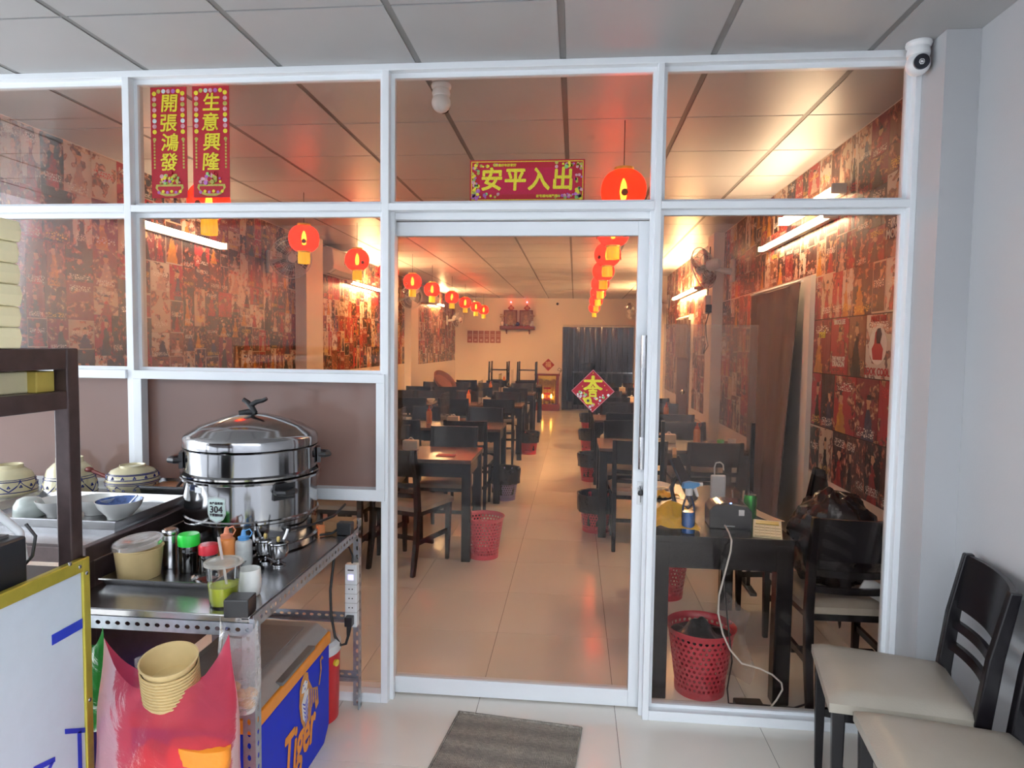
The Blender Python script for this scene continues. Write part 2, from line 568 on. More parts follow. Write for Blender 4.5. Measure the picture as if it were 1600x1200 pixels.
def lantern_skin():
    t = NT('red_lantern_silk')
    tc = t.n('TexCoord').outputs['Object']
    wv = t.n('TexWave', Vector=tc, _wave_type='BANDS', _bands_direction='Z', Scale=34.0, Distortion=.4).outputs[0]
    nz = t.n('TexNoise', Vector=tc, Scale=9.0).outputs[0]
    col = t.mix(nz, (1.0, .030, .008, 1), (.95, .012, .007, 1))
    e = t.n('Emission', Color=col, Strength=t.math('MULTIPLY_ADD', wv, .12 * LANTERN_POWER, .34 * LANTERN_POWER)).outputs[0]
    tp = t.n('BsdfTransparent', Color=(1, .35, .12, 1)).outputs[0]
    d = t.n('BsdfDiffuse', Color=(.55, .01, .01, 1)).outputs[0]
    tl = t.n('BsdfTranslucent', Color=(1, .022, .008, 1)).outputs[0]
    d = t.n('MixShader', i0=.7, i1=d, i2=tl).outputs[0]
    a = t.n('AddShader', i0=e, i1=d).outputs[0]
    MATS['lantern'] = t.done(t.n('MixShader', i0=.16, i1=a, i2=tp).outputs[0])
    return MATS['lantern']


LSKIN = lantern_skin()


def frosted():
    t = NT('bronze_frosted_film_glass')
    tc = t.n('TexCoord').outputs['Object']
    nz = t.n('TexNoise', Vector=tc, Scale=1.6, Detail=4.0).outputs[0]
    c = t.mix(nz, (.42, .29, .255, 1), (.52, .36, .31, 1))
    d = t.n('BsdfDiffuse', Color=c).outputs[0]
    tl = t.n('BsdfTranslucent', Color=(.62, .38, .28, 1)).outputs[0]
    a = t.n('MixShader', i0=.55, i1=d, i2=tl).outputs[0]
    g = t.n('BsdfGlossy', Color=(1, 1, 1, 1), Roughness=.12).outputs[0]
    f = t.n('Fresnel', IOR=1.5).outputs[0]
    MATS['frosted'] = t.done(t.n('MixShader', i0=f, i1=a, i2=g).outputs[0])
    return MATS['frosted']


FROSTED = frosted()
REDBAG = film('red_carrier_bag_film', (.86, .10, .20), .50, .5, .6, 9, .3)
CLEARBAG = film('clear_crinkled_bag_film', (.82, .80, .80), .24, .16, .4, 16, .6)
GREENBAG = film('green_carrier_bag_film', (.05, .45, .08), .75, .3, .5, 12, .7)
BLACKBAG = mat('black_rubbish_bag_film', (.02, .02, .023), .22, nz=.2, ns=10, bump=1.0, bs=14)
PVC = glass('pvc_curtain_strip', (.66, .66, .70), 1.5, .12, 1.4)
ACRYL = film('clear_acrylic_sheet', (.80, .78, .78), .09, .05, .3, 2, .02)
BLUELIQ = mat('blue_cleaning_liquid', (.02, .16, .60), .1, nz=.05)
SCREENM = mat('lit_display_panel', (.45, .50, .52), .2)

# ------------------------------------------------------------------ structure: floors
FX, FY = -0.9981, -0.4157
tile_mesh = MB().box(-.2988, .2988, -.2988, .2988, -.010, 0).mesh('floor_tile'); tile_mesh.materials.append(TILE)


def tile_floor(name, label, x0, x1, y0, y1):
    base = MB().box(x0, x1, y0, y1, -.06, -.0025).build(name, GROUT)
    tag(base, label, 'floor', kind='structure')
    i0 = math.floor((x0 - FX) / .6); i1 = math.ceil((x1 - FX) / .6)
    j0 = math.floor((y0 - FY) / .6); j1 = math.ceil((y1 - FY) / .6)
    for j in range(j0, j1):
        for i in range(i0, i1):
            ax = max(x0, FX + .6 * i + .0012); bx = min(x1, FX + .6 * i + .5988)
            ay = max(y0, FY + .6 * j + .0012); by = min(y1, FY + .6 * j + .5988)
            if bx - ax < .02 or by - ay < .02:
                continue
            o = bpy.data.objects.new('floor_tile', tile_mesh); COL.objects.link(o); o.parent = base
            o.location = ((ax + bx) / 2, (ay + by) / 2, 0)
            o.scale = ((bx - ax) / .5976, (by - ay) / .5976, 1)
    return base


tile_floor('floor', 'beige polished tile floor inside the dining room', XL, XR, .10, YB)
tile_floor('floor_porch', 'pale polished tile floor of the porch outside the glass', -4.6, 1.62, -3.42, .10)
ASPHALT = mat('grey_street_asphalt', (.20, .20, .21), .8, nz=.1, ns=4)
tag(MB().box(-40, 40, -60, -3.44, -.12, -.04).build('floor_street', ASPHALT), 'grey asphalt street beyond the porch', 'street', kind='structure')

OPP = mat('opposite_shophouse_plaster', (.34, .34, .36), .7, nz=.12, ns=.6)  # house out of view, placed and sized to keep bright sky off the glass
tag(MB().box(-13, 16, -14, -11, -.1, 5.0).build('wall_opposite', OPP), 'unseen grey plaster shophouse across the street', 'building', kind='structure')

# ------------------------------------------------------------------ ceilings
CX, CY = -1.8702, -0.467
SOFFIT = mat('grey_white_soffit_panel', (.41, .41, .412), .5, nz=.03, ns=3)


def tile_ceiling(name, label, x0, x1, y0, y1, panel):
    base = MB().box(x0, x1, y0, y1, CEIL + .0125, CEIL + .08).build(name, CEILM)
    ct_mesh = MB().box(-.2865, .2865, -.2945, .2945, 0, .012).mesh('ceiling_tile'); ct_mesh.materials.append(panel)
    tag(base, label, 'ceiling', kind='structure')
    i0 = math.floor((x0 - CX) / .6); i1 = math.ceil((x1 - CX) / .6)
    j0 = math.floor((y0 - CY) / .6); j1 = math.ceil((y1 - CY) / .6)
    for j in range(j0, j1):
        for i in range(i0, i1):
            ax = max(x0, CX + .6 * i + .0135); bx = min(x1, CX + .6 * i + .5865)
            ay = max(y0, CY + .6 * j + .0055); by = min(y1, CY + .6 * j + .5945)
            if bx - ax < .02 or by - ay < .02:
                continue
            o = bpy.data.objects.new('ceiling_tile', ct_mesh); COL.objects.link(o); o.parent = base
            o.location = ((ax + bx) / 2, (ay + by) / 2, CEIL)
            o.scale = ((bx - ax) / .573, (by - ay) / .589, 1)
    g = MB()
    for i in range(i0, i1 + 1):
        x = CX + .6 * i
        if x0 < x < x1:
            g.box(x - .0125, x + .0125, y0, y1, CEIL + .003, CEIL + .0125)
    for j in range(j0, j1 + 1):
        y = CY + .6 * j
        if y0 < y < y1:
            g.box(x0, x1, y - .005, y + .005, CEIL + .004, CEIL + .0122)
    g.build('ceiling_grid', GRIDM, base)
    return base


tile_ceiling('ceiling', 'white panel ceiling with grey grid in the dining room', XL, XR, .10, YB, CEILM)
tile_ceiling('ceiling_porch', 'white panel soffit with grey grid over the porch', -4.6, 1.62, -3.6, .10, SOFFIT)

# ------------------------------------------------------------------ walls
w = MB().box(XL - .15, XL, -.0, YB + .2, 0, CEIL + .1).build('wall_left', CREAM)
tag(w, 'left dining room wall papered with film posters', 'wall', kind='structure')
WALL_L = w
w = MB().box(XR, XR + .15, .0, YB + .2, 0, CEIL + .1).build('wall_right', CREAM)
tag(w, 'right dining room wall papered with film posters', 'wall', kind='structure')
WALL_R = w
w = MB().box(1.448, 1.62, -3.6, 0.0, 0, CEIL + .1).build('wall_porch', WHITE)
tag(w, 'white painted porch wall behind the two chairs', 'wall', kind='structure')
COLUMN = MB().box(1.3255, 1.4475, -.163, .098, 0, CEIL - .001).build('corner_pier', WHITE, w)
tag(MB().box(-6.5, XL - .15, 0, .15, 0, CEIL + .1).build('wall_neighbour', WHITE), 'white wall of the shop next door, left of the glass', 'wall', kind='structure')
# back wall with a doorway to the kitchen
DX0, DX1, DZ = -.305, 1.43, 2.11
b = MB().box(XL, DX0, YB, YB + .12, 0, CEIL).box(DX1, XR, YB, YB + .12, 0, CEIL).box(DX0, DX1, YB, YB + .12, DZ, CEIL).build('wall_back', CREAM)
tag(b, 'cream back wall with the household altars and kitchen doorway', 'wall', kind='structure')
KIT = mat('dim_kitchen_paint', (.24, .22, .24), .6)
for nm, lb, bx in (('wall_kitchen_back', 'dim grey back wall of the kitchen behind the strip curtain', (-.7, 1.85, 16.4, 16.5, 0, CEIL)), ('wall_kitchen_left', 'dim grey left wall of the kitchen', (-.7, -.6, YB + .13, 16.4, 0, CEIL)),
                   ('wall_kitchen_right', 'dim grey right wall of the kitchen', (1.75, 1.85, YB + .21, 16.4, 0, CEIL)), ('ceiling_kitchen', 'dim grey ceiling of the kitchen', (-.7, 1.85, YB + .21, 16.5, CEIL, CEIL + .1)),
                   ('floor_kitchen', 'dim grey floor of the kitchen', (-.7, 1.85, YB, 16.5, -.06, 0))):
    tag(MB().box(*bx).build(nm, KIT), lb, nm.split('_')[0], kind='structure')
# pilasters
for nm, x0, x1, y0, y1, wall in (('pilaster', XL, -2.88, 4.15, 4.62, WALL_L), ('pilaster', XL, -2.88, 8.75, 9.3, WALL_L),
                                 ('pilaster', 1.385, XR, 4.2, 4.5, WALL_R), ('pilaster', 1.385, XR, 8.4, 8.75, WALL_R)):
    MB().box(x0, x1, y0, y1, 0, CEIL).build(nm, CREAM, wall)


# ------------------------------------------------------------------ film posters on the two side walls
def poster_quads(quads, xs, nx, name, parent, thick=.0018):
    """quads: list of (y0,y1,z0,z1,seed1,seed2) on plane xs facing nx"""
    vs = []; fs = []; uv = []; sd = []
    for (y0, y1, z0, z1, a, b_) in quads:
        n = len(vs); xf = xs + nx * thick
        p = [(xf, y0, z0), (xf, y1, z0), (xf, y1, z1), (xf, y0, z1)]
        q = [(xs, y0, z0), (xs, y1, z0), (xs, y1, z1), (xs, y0, z1)]
        vs += p + q
        if nx > 0:      # left wall: seen from +x, y grows to the right... reversed
            f = [(0, 1, 2, 3), (0, 4, 5, 1), (1, 5, 6, 2), (2, 6, 7, 3), (3, 7, 4, 0)]
            uu = [(0, 0), (1, 0), (1, 1), (0, 1)]
        else:
            f = [(3, 2, 1, 0), (1, 5, 4, 0), (2, 6, 5, 1), (3, 7, 6, 2), (0, 4, 7, 3)]
            uu = [(0, 1), (1, 1), (1, 0), (0, 0)]
            uu = [(1, 1), (0, 1), (0, 0), (1, 0)]
        for g in f:
            fs.append(tuple(i + n for i in g))
        uv += uu + [(.01, .01)] * 16
        sd += [(a, b_)] * 20
    me = bpy.data.meshes.new(name); me.from_pydata(vs, [], fs)
    l1 = me.uv_layers.new(name='UVMap'); l2 = me.uv_layers.new(name='seed')
    for i, c in enumerate(uv):
        l1.data[i].uv = c
    for i, c in enumerate(sd):
        l2.data[i].uv = c
    me.materials.append(POSTER)
    o = bpy.data.objects.new(name, me); COL.objects.link(o); o.parent = parent
    return o


def poster_field(y0, y1, z0, z1, rnd, skip=None, scale=1.0):
    """collage: the area is cut again and again into uneven poster shaped rectangles"""
    out = []

    def cut(a, b, c, d):
        w_, h_ = b - a, d - c
        if w_ > .24 * scale and (w_ / .19 > h_ / .27 or h_ < .30):
            k = a + w_ * rnd.uniform(.38, .62)
            cut(a, k, c, d); cut(k, b, c, d)
        elif h_ > .34 * scale:
            k = c + h_ * rnd.uniform(.40, .60)
            cut(a, b, c, k); cut(a, b, k, d)
        else:
            out.append((a + .0004, b - .0004, c + .0004, d - .0004, rnd.random(), rnd.random()))
    cut(y0, y1, z0, z1)
    return out


BACKING = mat('dark_poster_backing', (.05, .025, .02), .6)
rp = random.Random(11)
MB().box(XL, XL + .0004, .11, 4.14, 1.30, CEIL - .005).build('poster_backing', BACKING, WALL_L)
MB().box(XR - .0004, XR, .10, 1.55, .82, CEIL - .005).build('poster_backing', BACKING, WALL_R)
near_l = poster_field(.11, 4.14, 1.30, CEIL - .005, rp)
far_l = poster_field(4.63, 8.74, 1.24, CEIL - .005, rp) + poster_field(9.31, YB - .02, 1.2, CEIL - .005, rp)
cut = [q for q in far_l if q[0] < 5.3]
far_l = [q for q in far_l if q[0] >= 5.3]
for q in near_l + cut:
    poster_quads([q], XL, 1, 'poster', WALL_L)
tag(poster_quads(far_l, XL, 1, 'poster_collage', WALL_L), kind='stuff')

rp = random.Random(23)
near_r = poster_field(.10, 1.55, 2.03, CEIL - .005, rp) + poster_field(1.55, 4.18, 2.06, CEIL - .005, rp) + poster_field(2.92, 4.18, .82, 2.055, rp)
# the hand placed rows beside the curtain (right of the photograph)
ROW1 = [(.10, .29), (.29, .515), (.515, .793), (.793, 1.01), (1.01, 1.265), (1.265, 1.55)]
hero = {}
for i, (a, b_) in enumerate(ROW1):
    near_r.append((a + .002, b_ - .002, 1.445, 1.765, [.62, .60, .93, .75, .57, .10][i], [.61, .45, .5, .65, .15, .55][i]))
for i, (a, b_) in enumerate([(.10, .36), (.36, .62), (.62, .89), (.89, 1.18), (1.18, 1.38), (1.38, 1.55)]):
    near_r.append((a + .002, b_ - .002, 1.125, 1.44, [.02, .57, .08, .60, .85, .55][i], rp.random()))
near_r += poster_field(.10, 1.55, .82, 1.12, rp) + poster_field(.10, 1.55, 1.77, 2.03, rp)
far_r = poster_field(4.51, 5.85, .82, CEIL - .005, rp) + poster_field(5.85, 7.1, 2.02, CEIL - .005, rp) + poster_field(7.1, 8.39, .9, CEIL - .005, rp) + poster_field(8.76, YB - .02, .9, CEIL - .005, rp)
for q in near_r:
    poster_quads([q], XR, -1, 'poster', WALL_R)
tag(poster_quads(far_r, XR, -1, 'poster_collage', WALL_R), kind='stuff')
# printed titles on a few posters near the glass
PRINTW = mat('poster_pale_ink', (.74, .68, .58), .5)
PRINTD = mat('poster_dark_ink', (.03, .02, .03), .5)
PRINTR = mat('poster_red_ink', (.45, .03, .03), .5)
PRINTY = mat('poster_yellow_ink', (.75, .62, .06), .5)
RW = (PI / 2, 0, -PI / 2)
xt = XR - .0035
poster_names = [('LOOK COOL', .655, 1.478, .052, PRINTR), ('MAKE THE', .655, 1.742, .04, PRINTR), ('THE WAY OF', 1.14, 1.535, .034, PRINTW), ('DRAGON', 1.14, 1.505, .044, PRINTW),
                ('BRUCE LEE', 1.14, 1.742, .036, PRINTW), ('IRON', .50, 2.19, .062, PRINTW), ('MONKEY', .50, 2.14, .062, PRINTW), ('2', .50, 2.085, .06, PRINTW), ('real', 1.40, 1.68, .075, PRINTY)]
for bd, y, z, sz, m in poster_names:
    text(bd, sz, m, 'poster_title', WALL_R, (xt, y, z), RW, .0006, .0012, sx=.9)
o = MB()
o.cyl((XR - .0018, .655, 1.61), (XR - .0026, .655, 1.61), .095, n=28)
o.build('poster_roundel', PRINTW, WALL_R)
MB().prism([(-.055, -.09), (.06, -.09), (.07, -.03), (.03, .005), (.045, .05), (.0, .085), (-.035, .06), (-.045, 0), (-.075, -.03)], (XR - .0027, .655, 1.62), (0, -.85, 0), (0, 0, .9), (-.0008, 0, 0)).build('poster_silhouette', PRINTR, WALL_R)
MB().prism([(-.01, .0), (.03, .0), (.05, .05), (.03, .085), (-.01, .08), (-.02, .04)], (XR - .0036, .655, 1.62), (0, -.85, 0), (0, 0, .9), (-.0006, 0, 0)).build('poster_silhouette', PRINTD, WALL_R)

# ------------------------------------------------------------------ glass shop front
F = thing('wall_front', 'white aluminium shop front with glass panes', 'shop front', kind='structure')
Z1, Z2, Z3 = 2.7296, 2.152, 1.456
BAYS = [(-2.99, -1.9866), (-1.9546, -.8269), (-.7962, .3138), (.3399, 1.3024)]


def fbox(name, *a, m=ALU, bevel=.002):
    return MB().box(*a).build(name, m, F, bevel=bevel)


for x0, x1 in ((-1.9866, -1.9546), (-.8269, -.7962), (.3138, .3399), (1.3024, 1.3255), (-3.0, -2.99)):
    fbox('mullion', x0, x1, 0, .10, 0, CEIL)
fbox('top_rail', -3.0, 1.3255, -.001, .10, Z1, CEIL)
for i, (a, b_) in enumerate(BAYS):
    fbox('transom', a, b_, 0, .10, Z2, Z2 + .03)
    # glazing beads round the upper light
    bd = MB()
    for z0, z1, kind in ((Z2 + .03, Z1, 'u'),) + (((.042, Z2, 'l'),) if i == 3 else ()) + (((Z3, Z2, 'm'),) if i < 2 else ()):
        bd.box(a, b_, .036, .066, z1 - .02, z1).box(a, b_, .036, .066, z0, z0 + .014)
        bd.box(a, a + .016, .036, .066, z0 + .014, z1 - .02).box(b_ - .016, b_, .036, .066, z0 + .014, z1 - .02)
    bd.build('glazing_bead', ALU, F)
    MB().box(a + .004, b_ - .004, .048, .054, Z2 + .034, Z1 - .004).build('glass_pane', CLEAR, F)
    if i < 2:
        fbox('mid_rail', a, -.809 if i == 1 else b_, -.012, .10, Z3 - .038, Z3)
        MB().box(a + .004, b_ - .004, .048, .054, Z3 + .004, Z2 - .004).build('glass_pane', CLEAR, F)
        MB().box(a + .004, b_ - .004, .048, .054, .955, Z3 - .038).build('glass_pane', FROSTED, F)
        fbox('low_rail', a, -.809 if i == 1 else b_, -.012, .10, .905, .955)
        MB().box(a + .004, b_ - .004, .048, .054, .042, .905).build('glass_pane', CLEAR, F)
        fbox('sill', a, b_, 0, .10, 0, .042)
fbox('sash_stile', -.847, -.809, -.012, .0, .955, Z3 - .038)
fbox('sash_stile', -1.955, -1.914, -.012, .036, .955, Z3 - .038)
MB().box(.343, 1.299, .048, .054, .044, Z2 - .004).build('glass_pane', CLEAR, F)
fbox('sill', .3399, 1.3024, 0, .10, 0, .042)
fbox('door_header', -.7962, .3138, .05, .13, 2.122, Z2)
MB().box(-.7962, -.780, .036, .066, .0, Z2).box(.30, .3138, .036, .066, 0, Z2).build('door_jamb', ALU, F)

# door leaf
D = thing('door_1', 'white framed glass entrance door with steel pull handle', 'door', kind='structure')


def dbox(name, *a, m=ALU, bevel=.002, parent=D):
    return MB().box(*a).build(name, m, parent, bevel=bevel)


dbox('door_stile', -.815, -.787, .085, .125, .008, 2.118)
dbox('door_stile', .258, .322, .085, .125, .008, 2.118)
dbox('door_rail', -.787, .258, .085, .125, 2.058, 2.118)
dbox('door_rail', -.787, .258, .085, .125, .008, .083)
dbox('glass_pane', -.787, .258, .102, .108, .083, 2.058, m=CLEAR, bevel=0)
h = MB().cyl((.289, .048, 1.07), (.289, .048, 1.635), .0125, n=20).cyl((.289, .048, 1.18), (.289, .085, 1.18), .007).cyl((.289, .048, 1.53), (.289, .085, 1.53), .007)
h = h.build('pull_handle', POLISH, D, smooth=True)
MB().lathe([(.0128, 0), (.0132, .002), (.0132, .135), (.0128, .137)], 20, (.289, .048, 1.07)).build('grip_sleeve', STEEL, h, smooth=True)
MB().lathe([(.0128, 0), (.0132, .002), (.0132, .135), (.0128, .137)], 20, (.289, .048, 1.5)).build('grip_sleeve', STEEL, h, smooth=True)
l = MB().box(.277, .303, .079, .085, .91, 1.01).build('lock_plate', WHITEP, D, bevel=.002)
MB().cyl((.290, .079, .985), (.290, .07, .985), .008, n=16).build('lock_cylinder', POLISH, l, smooth=True)
MB().box(.2885, .2915, .052, .072, .978, .992).lathe([(.0, 0), (.011, .004), (.013, .012), (.009, .024), (0, .026)], 14, (.290, .055, .953)).box(.2885, .2915, .055, .057, .925, .955).build('key', BLACKP, l)

# red paper decorations stuck on the glass
rr = random.Random(5)


def scroll(name, label, chars, x0, x1, z0, z1, y=.0475):
    t = thing(name, label, 'banner', ((x0 + x1) / 2, y, z0), group='red paper couplets on the glass')
    W = x1 - x0; H = z1 - z0
    MB().box(-W / 2, W / 2, -.0025, 0, 0, H).build('paper', REDPAPER, t)
    for i, ch in enumerate(chars):
        text(ch, .083, GOLDLEAF, 'lettering', t, (0.003 * (-1) ** i, -.0035, H * (.845 - i * .177)), (PI / 2, 0, 0), .0008, .0015, sx=1.0, sy=.98, shear=.08)
    # coins down both edges
    for sx in (-1, 1):
        for q in range(8):
            c = MB()
            z = H - .028 - q * .0235
            c.cyl((sx * (W / 2 - .018), -.0025, z), (sx * (W / 2 - .018), -.0036, z), .0098, n=14)
            c.build('coin_print', [GOLDLEAF, PINKPRINT, OLIVE, PINKPRINT, GOLDLEAF, GREYPRINT, PINKPRINT, GOLDLEAF][q % 8], t)
        g = MB()
        for q in range(9):
            z = H * .50 - q * .014
            g.box(sx * (W / 2 - .016) - .004, sx * (W / 2 - .016) + .004, -.0034, -.0025, z, z + .009)
        g.cyl((sx * (W / 2 - .017), -.0025, H * .53), (sx * (W / 2 - .017), -.0034, H * .53), .008, n=12)
        g.build('edge_print', OLIVE, t)
    # treasure bowl at the foot
    bowl = [(-.062, .055), (-.066, .04), (-.045, .012), (-.02, .004), (.02, .004), (.045, .012), (.066, .04), (.062, .055)]
    MB().prism(bowl, (0, -.0025, .004), (1, 0, 0), (0, 0, 1), (0, -.001, 0)).build('bowl_print', OLIVE, t)
    MB().prism([(x * .85, .012 + z * .62) for x, z in bowl], (0, -.0036, .004), (1, 0, 0), (0, 0, 1), (0, -.0005, 0)).build('bowl_print', REDPAPER, t)
    for k_ in range(34):
        a = rr.uniform(0, PI); r = rr.uniform(.008, .050)
        x = r * math.cos(a); z = .062 + abs(r * math.sin(a)) * .95
        MB().cyl((x, -.0025, z), (x, -.0034 - .0002 * k_, z), rr.uniform(.004, .010), n=9).build('treasure_print', rr.choice([GOLDLEAF, GOLDLEAF, PURPLE, OLIVE, OLIVE, PINKPRINT, TEALPRINT, REDPAPER]), t)
    for k_ in range(6):
        x = -.05 + .02 * k_
        MB().cyl((x, -.0025, .024 + .004 * (k_ % 2)), (x, -.0045, .024 + .004 * (k_ % 2)), .007, n=9).build('treasure_print', (PURPLE, GOLDLEAF)[k_ % 2], t)
    for k_ in range(5):
        x = -.045 + .0225 * k_
        MB().cyl((x, -.0025, H - .018), (x, -.0035, H - .018), .0095, n=10).build('flower_print', [OLIVE, GREYPRINT, PINKPRINT, PURPLE, GOLDLEAF][k_], t)
    return t


scroll('couplet_banner', 'red couplet banner reading 開張鴻發 on the glass, nearest the left frame', '開張鴻發', -1.884, -1.717, 2.220, 2.700)
scroll('couplet_banner', 'red couplet banner reading 生意興隆 on the glass, beside the other one', '生意興隆', -1.690, -1.522, 2.220, 2.700)

t = thing('door_banner', 'wide red and gold banner of four large characters above the door', 'banner', (-.215, .0475, 2.194))
MB().box(-.242, .242, -.002, 0, 0, .173).build('paper', REDPAPER, t)
MB().box(-.236, .236, -.0026, -.002, .006, .009).box(-.236, .236, -.0026, -.002, .164, .167).box(-.236, -.233, -.0026, -.002, .006, .167).box(.233, .236, -.0026, -.002, .006, .167).build('gold_line', GOLDLEAF, t)
MB().prism([(-.20, .04), (-.19, .03), (.18, .03), (.20, .045), (.205, .11), (.19, .14), (-.19, .14), (-.2, .12)], (0, -.002, 0), (1, 0, 0), (0, 0, 1), (0, -.0006, 0)).build('red_field', mat('crimson_print', (.46, .0, .04), .5, nz=.1, ns=150), t)
for i, ch in enumerate('安平入出'):
    text(ch, .100, GOLDLEAF, 'lettering', t, (-.150 + i * .100, -.0036, .0855), (PI / 2, 0, 0), .0008, .0028, sx=.95, shear=.05)
text('東邊好年好家好', .013, GOLDLEAF, 'lettering', t, (-.09, -.0032, .150), (PI / 2, 0, 0), .0003, .0004)
text('家宅福地福門福', .013, GOLDLEAF, 'lettering', t, (.085, -.0032, .021), (PI / 2, 0, 0), .0003, .0004)
for k_ in range(110):
    side = rr.random()
    if side < .5:
        x = rr.uniform(.12, .23) * rr.choice((1, 1, -1)); z = rr.choice((rr.uniform(.012, .032), rr.uniform(.142, .16)))
    else:
        x = rr.choice((-1, 1)) * rr.uniform(.205, .23); z = rr.uniform(.012, .16)
    MB().cyl((x, -.002, z), (x, -.003 - .0004 * (k_ % 5), z), rr.uniform(.004, .009), n=8).build('flower_print', rr.choice([GOLDLEAF, OLIVE, PINKPRINT, PURPLE, TEALPRINT, OLIVE]), t)

t = thing('luck_diamond', 'red diamond paper with gold luck character on the glass door', 'sticker', (.080, .0995, 1.395))
q = .0935
MB().prism([(0, -q), (q, 0), (0, q), (-q, 0)], (0, 0, 0), (1, 0, 0), (0, 0, 1), (0, -.0015, 0)).build('paper', REDPAPER, t)
for a, b_ in (((0, -q), (q, 0)), ((q, 0), (0, q)), ((0, q), (-q, 0)), ((-q, 0), (0, -q))):
    MB().bar((a[0] * .97, -.0016, a[1] * .97), (b_[0] * .97, -.0016, b_[1] * .97), .0006, .0018, up=(0, 0, 1)).build('pink_edge', PINKPRINT, t)
text('大', .080, GOLDLEAF, 'lettering', t, (0, -.0026, .030), (PI / 2, 0, 0), .0008, .0036, sx=1.05, sy=.80)
text('吉', .050, GOLDLEAF, 'lettering', t, (0, -.003, -.006), (PI / 2, 0, 0), .0008, .0022, sx=.9, sy=1.0)
MB().cyl((-.02, -.0016, -.042), (-.02, -.0026, -.042), .016, n=16).build('coin_print', GOLDLEAF, t)
MB().cyl((-.02, -.0026, -.042), (-.02, -.0032, -.042), .006, n=12).build('coin_print', PRINTD, t)
for k_ in range(90):
    x = rr.uniform(-.08, .08); z = rr.uniform(-.085, -.004)
    if abs(x) + abs(z) > q * .93 or (abs(x) < .03 and z > -.03): continue
    MB().cyl((x, -.0016, z), (x, -.0021 - .0001 * (k_ % 6), z), rr.uniform(.003, .008), n=8).build('pattern_print', rr.choice([GOLDLEAF, GREYPRINT, PINKPRINT, TEALPRINT, PAPER, GOLDLEAF]), t)
for x, z in ((-.03, .045), (.03, .045), (-.045, .02), (.05, .025), (0, .078), (.06, .005)):
    MB().cyl((x, -.0016, z), (x, -.0022, z), .0022, n=8).build('dot_print', GOLDLEAF, t)


# ------------------------------------------------------------------ security cameras
def dome_camera(name, label, loc, rz, look):
    t = thing(name, label, 'camera', loc, rz)
    MB().lathe([(.0, -.001), (.044, -.001), (.046, -.008), (.044, -.016), (.034, -.024), (.0, -.026)][::-1], 28).build('mount', WHITEP, t, smooth=True)
    MB().lathe([(.030, -.058), (.039, -.052), (.041, -.040), (.037, -.022), (.030, -.018)], 28).build('neck', WHITEP, t, smooth=True)
    hd = MB().sphere((0, 0, -.082), .043, n=28, m=18).build('head', WHITEP, t, smooth=True)
    d = Vector(look).normalized()
    c = Vector((0, 0, -.082))
    MB().cyl(c + d * .030, c + d * .0415, .028, .0275, n=28).build('lens_window', mat('black_lens_glass', (.006, .008, .02), .05, coat=1), hd, smooth=True)
    MB().cyl(c + d * .041, c + d * .0425, .008, n=16).build('lens', POLISH, hd, smooth=True)
    return t


dome_camera('security_camera', 'white dome security camera on the corner pier outside', (1.279, -.06, CEIL), 0, (-.12, -1, -.12))
dome_camera('security_camera', 'white dome security camera on the ceiling just inside the glass', (-.622, .235, CEIL), 0, (.2, 1, -.25))

# ------------------------------------------------------------------ red lanterns
def make_lantern():
    t = thing('red_lantern', 'x', 'lantern', (0, 0, CEIL), group='red lanterns hung from the ceiling')
    zc = 2.40 - CEIL
    r, hh = .118, .098
    prof = []
    for i in range(13):
        a = -1.15 + 2.3 * i / 12
        prof.append((r * math.cos(a) ** .8, zc + hh * math.sin(a) / math.sin(1.15)))
    MB().lathe(prof, 32, fn=lambda t_, r_, z_: r_ * (1 - .028 * abs(math.cos(8 * t_)))).build('shade', LSKIN, t, smooth=True)
    MB().lathe([(.0, zc + hh - .002), (.052, zc + hh - .002), (.052, zc + hh + .016), (.0, zc + hh + .018)], 20).build('top_cap', GOLD, t, smooth=True)
    MB().lathe([(.0, zc - hh - .010), (.050, zc - hh - .010), (.052, zc - hh + .004), (.0, zc - hh + .004)], 20).build('bottom_ring', GOLD, t, smooth=True)
    TAS = mat('glowing_yellow_tassel', (.88, .52, .02), .7, nz=.2, ns=90, stretch=(1, 1, .1), emit=(1, .5, .02), es=.25)  # fringe given a weak glow of its own, though it is no lamp
    MB().lathe([(.046, zc - hh - .095), (.047, zc - hh - .05), (.044, zc - hh - .010)], 40, fn=lambda t_, r_, z_: r_ * (1 + .05 * math.sin(20 * t_))).build('tassel', TAS, t, smooth=False)
    MB().lathe([(0, zc - .05), (.014, zc - .045), (.020, zc - .01), (.015, zc + .03), (.004, zc + .06), (0, zc + .062)], 14).build('bulb', BULB, t, smooth=True)
    MB().cyl((0, 0, zc + hh + .016), (0, 0, 0), .0022, n=6).build('cord', BLACKCABLE, t)
    for k in range(3):
        a = .5 + 2.1 * k
        p = Vector((math.cos(a), math.sin(a), 0))
        MB().cyl(p * .1125 + Vector((0, 0, zc - .035)), p * .118 + Vector((0, 0, zc - .035)), .018, n=12).build('emblem', mat('dark_gold_emblem', (.25, .06, .01), .5), t)
    return t


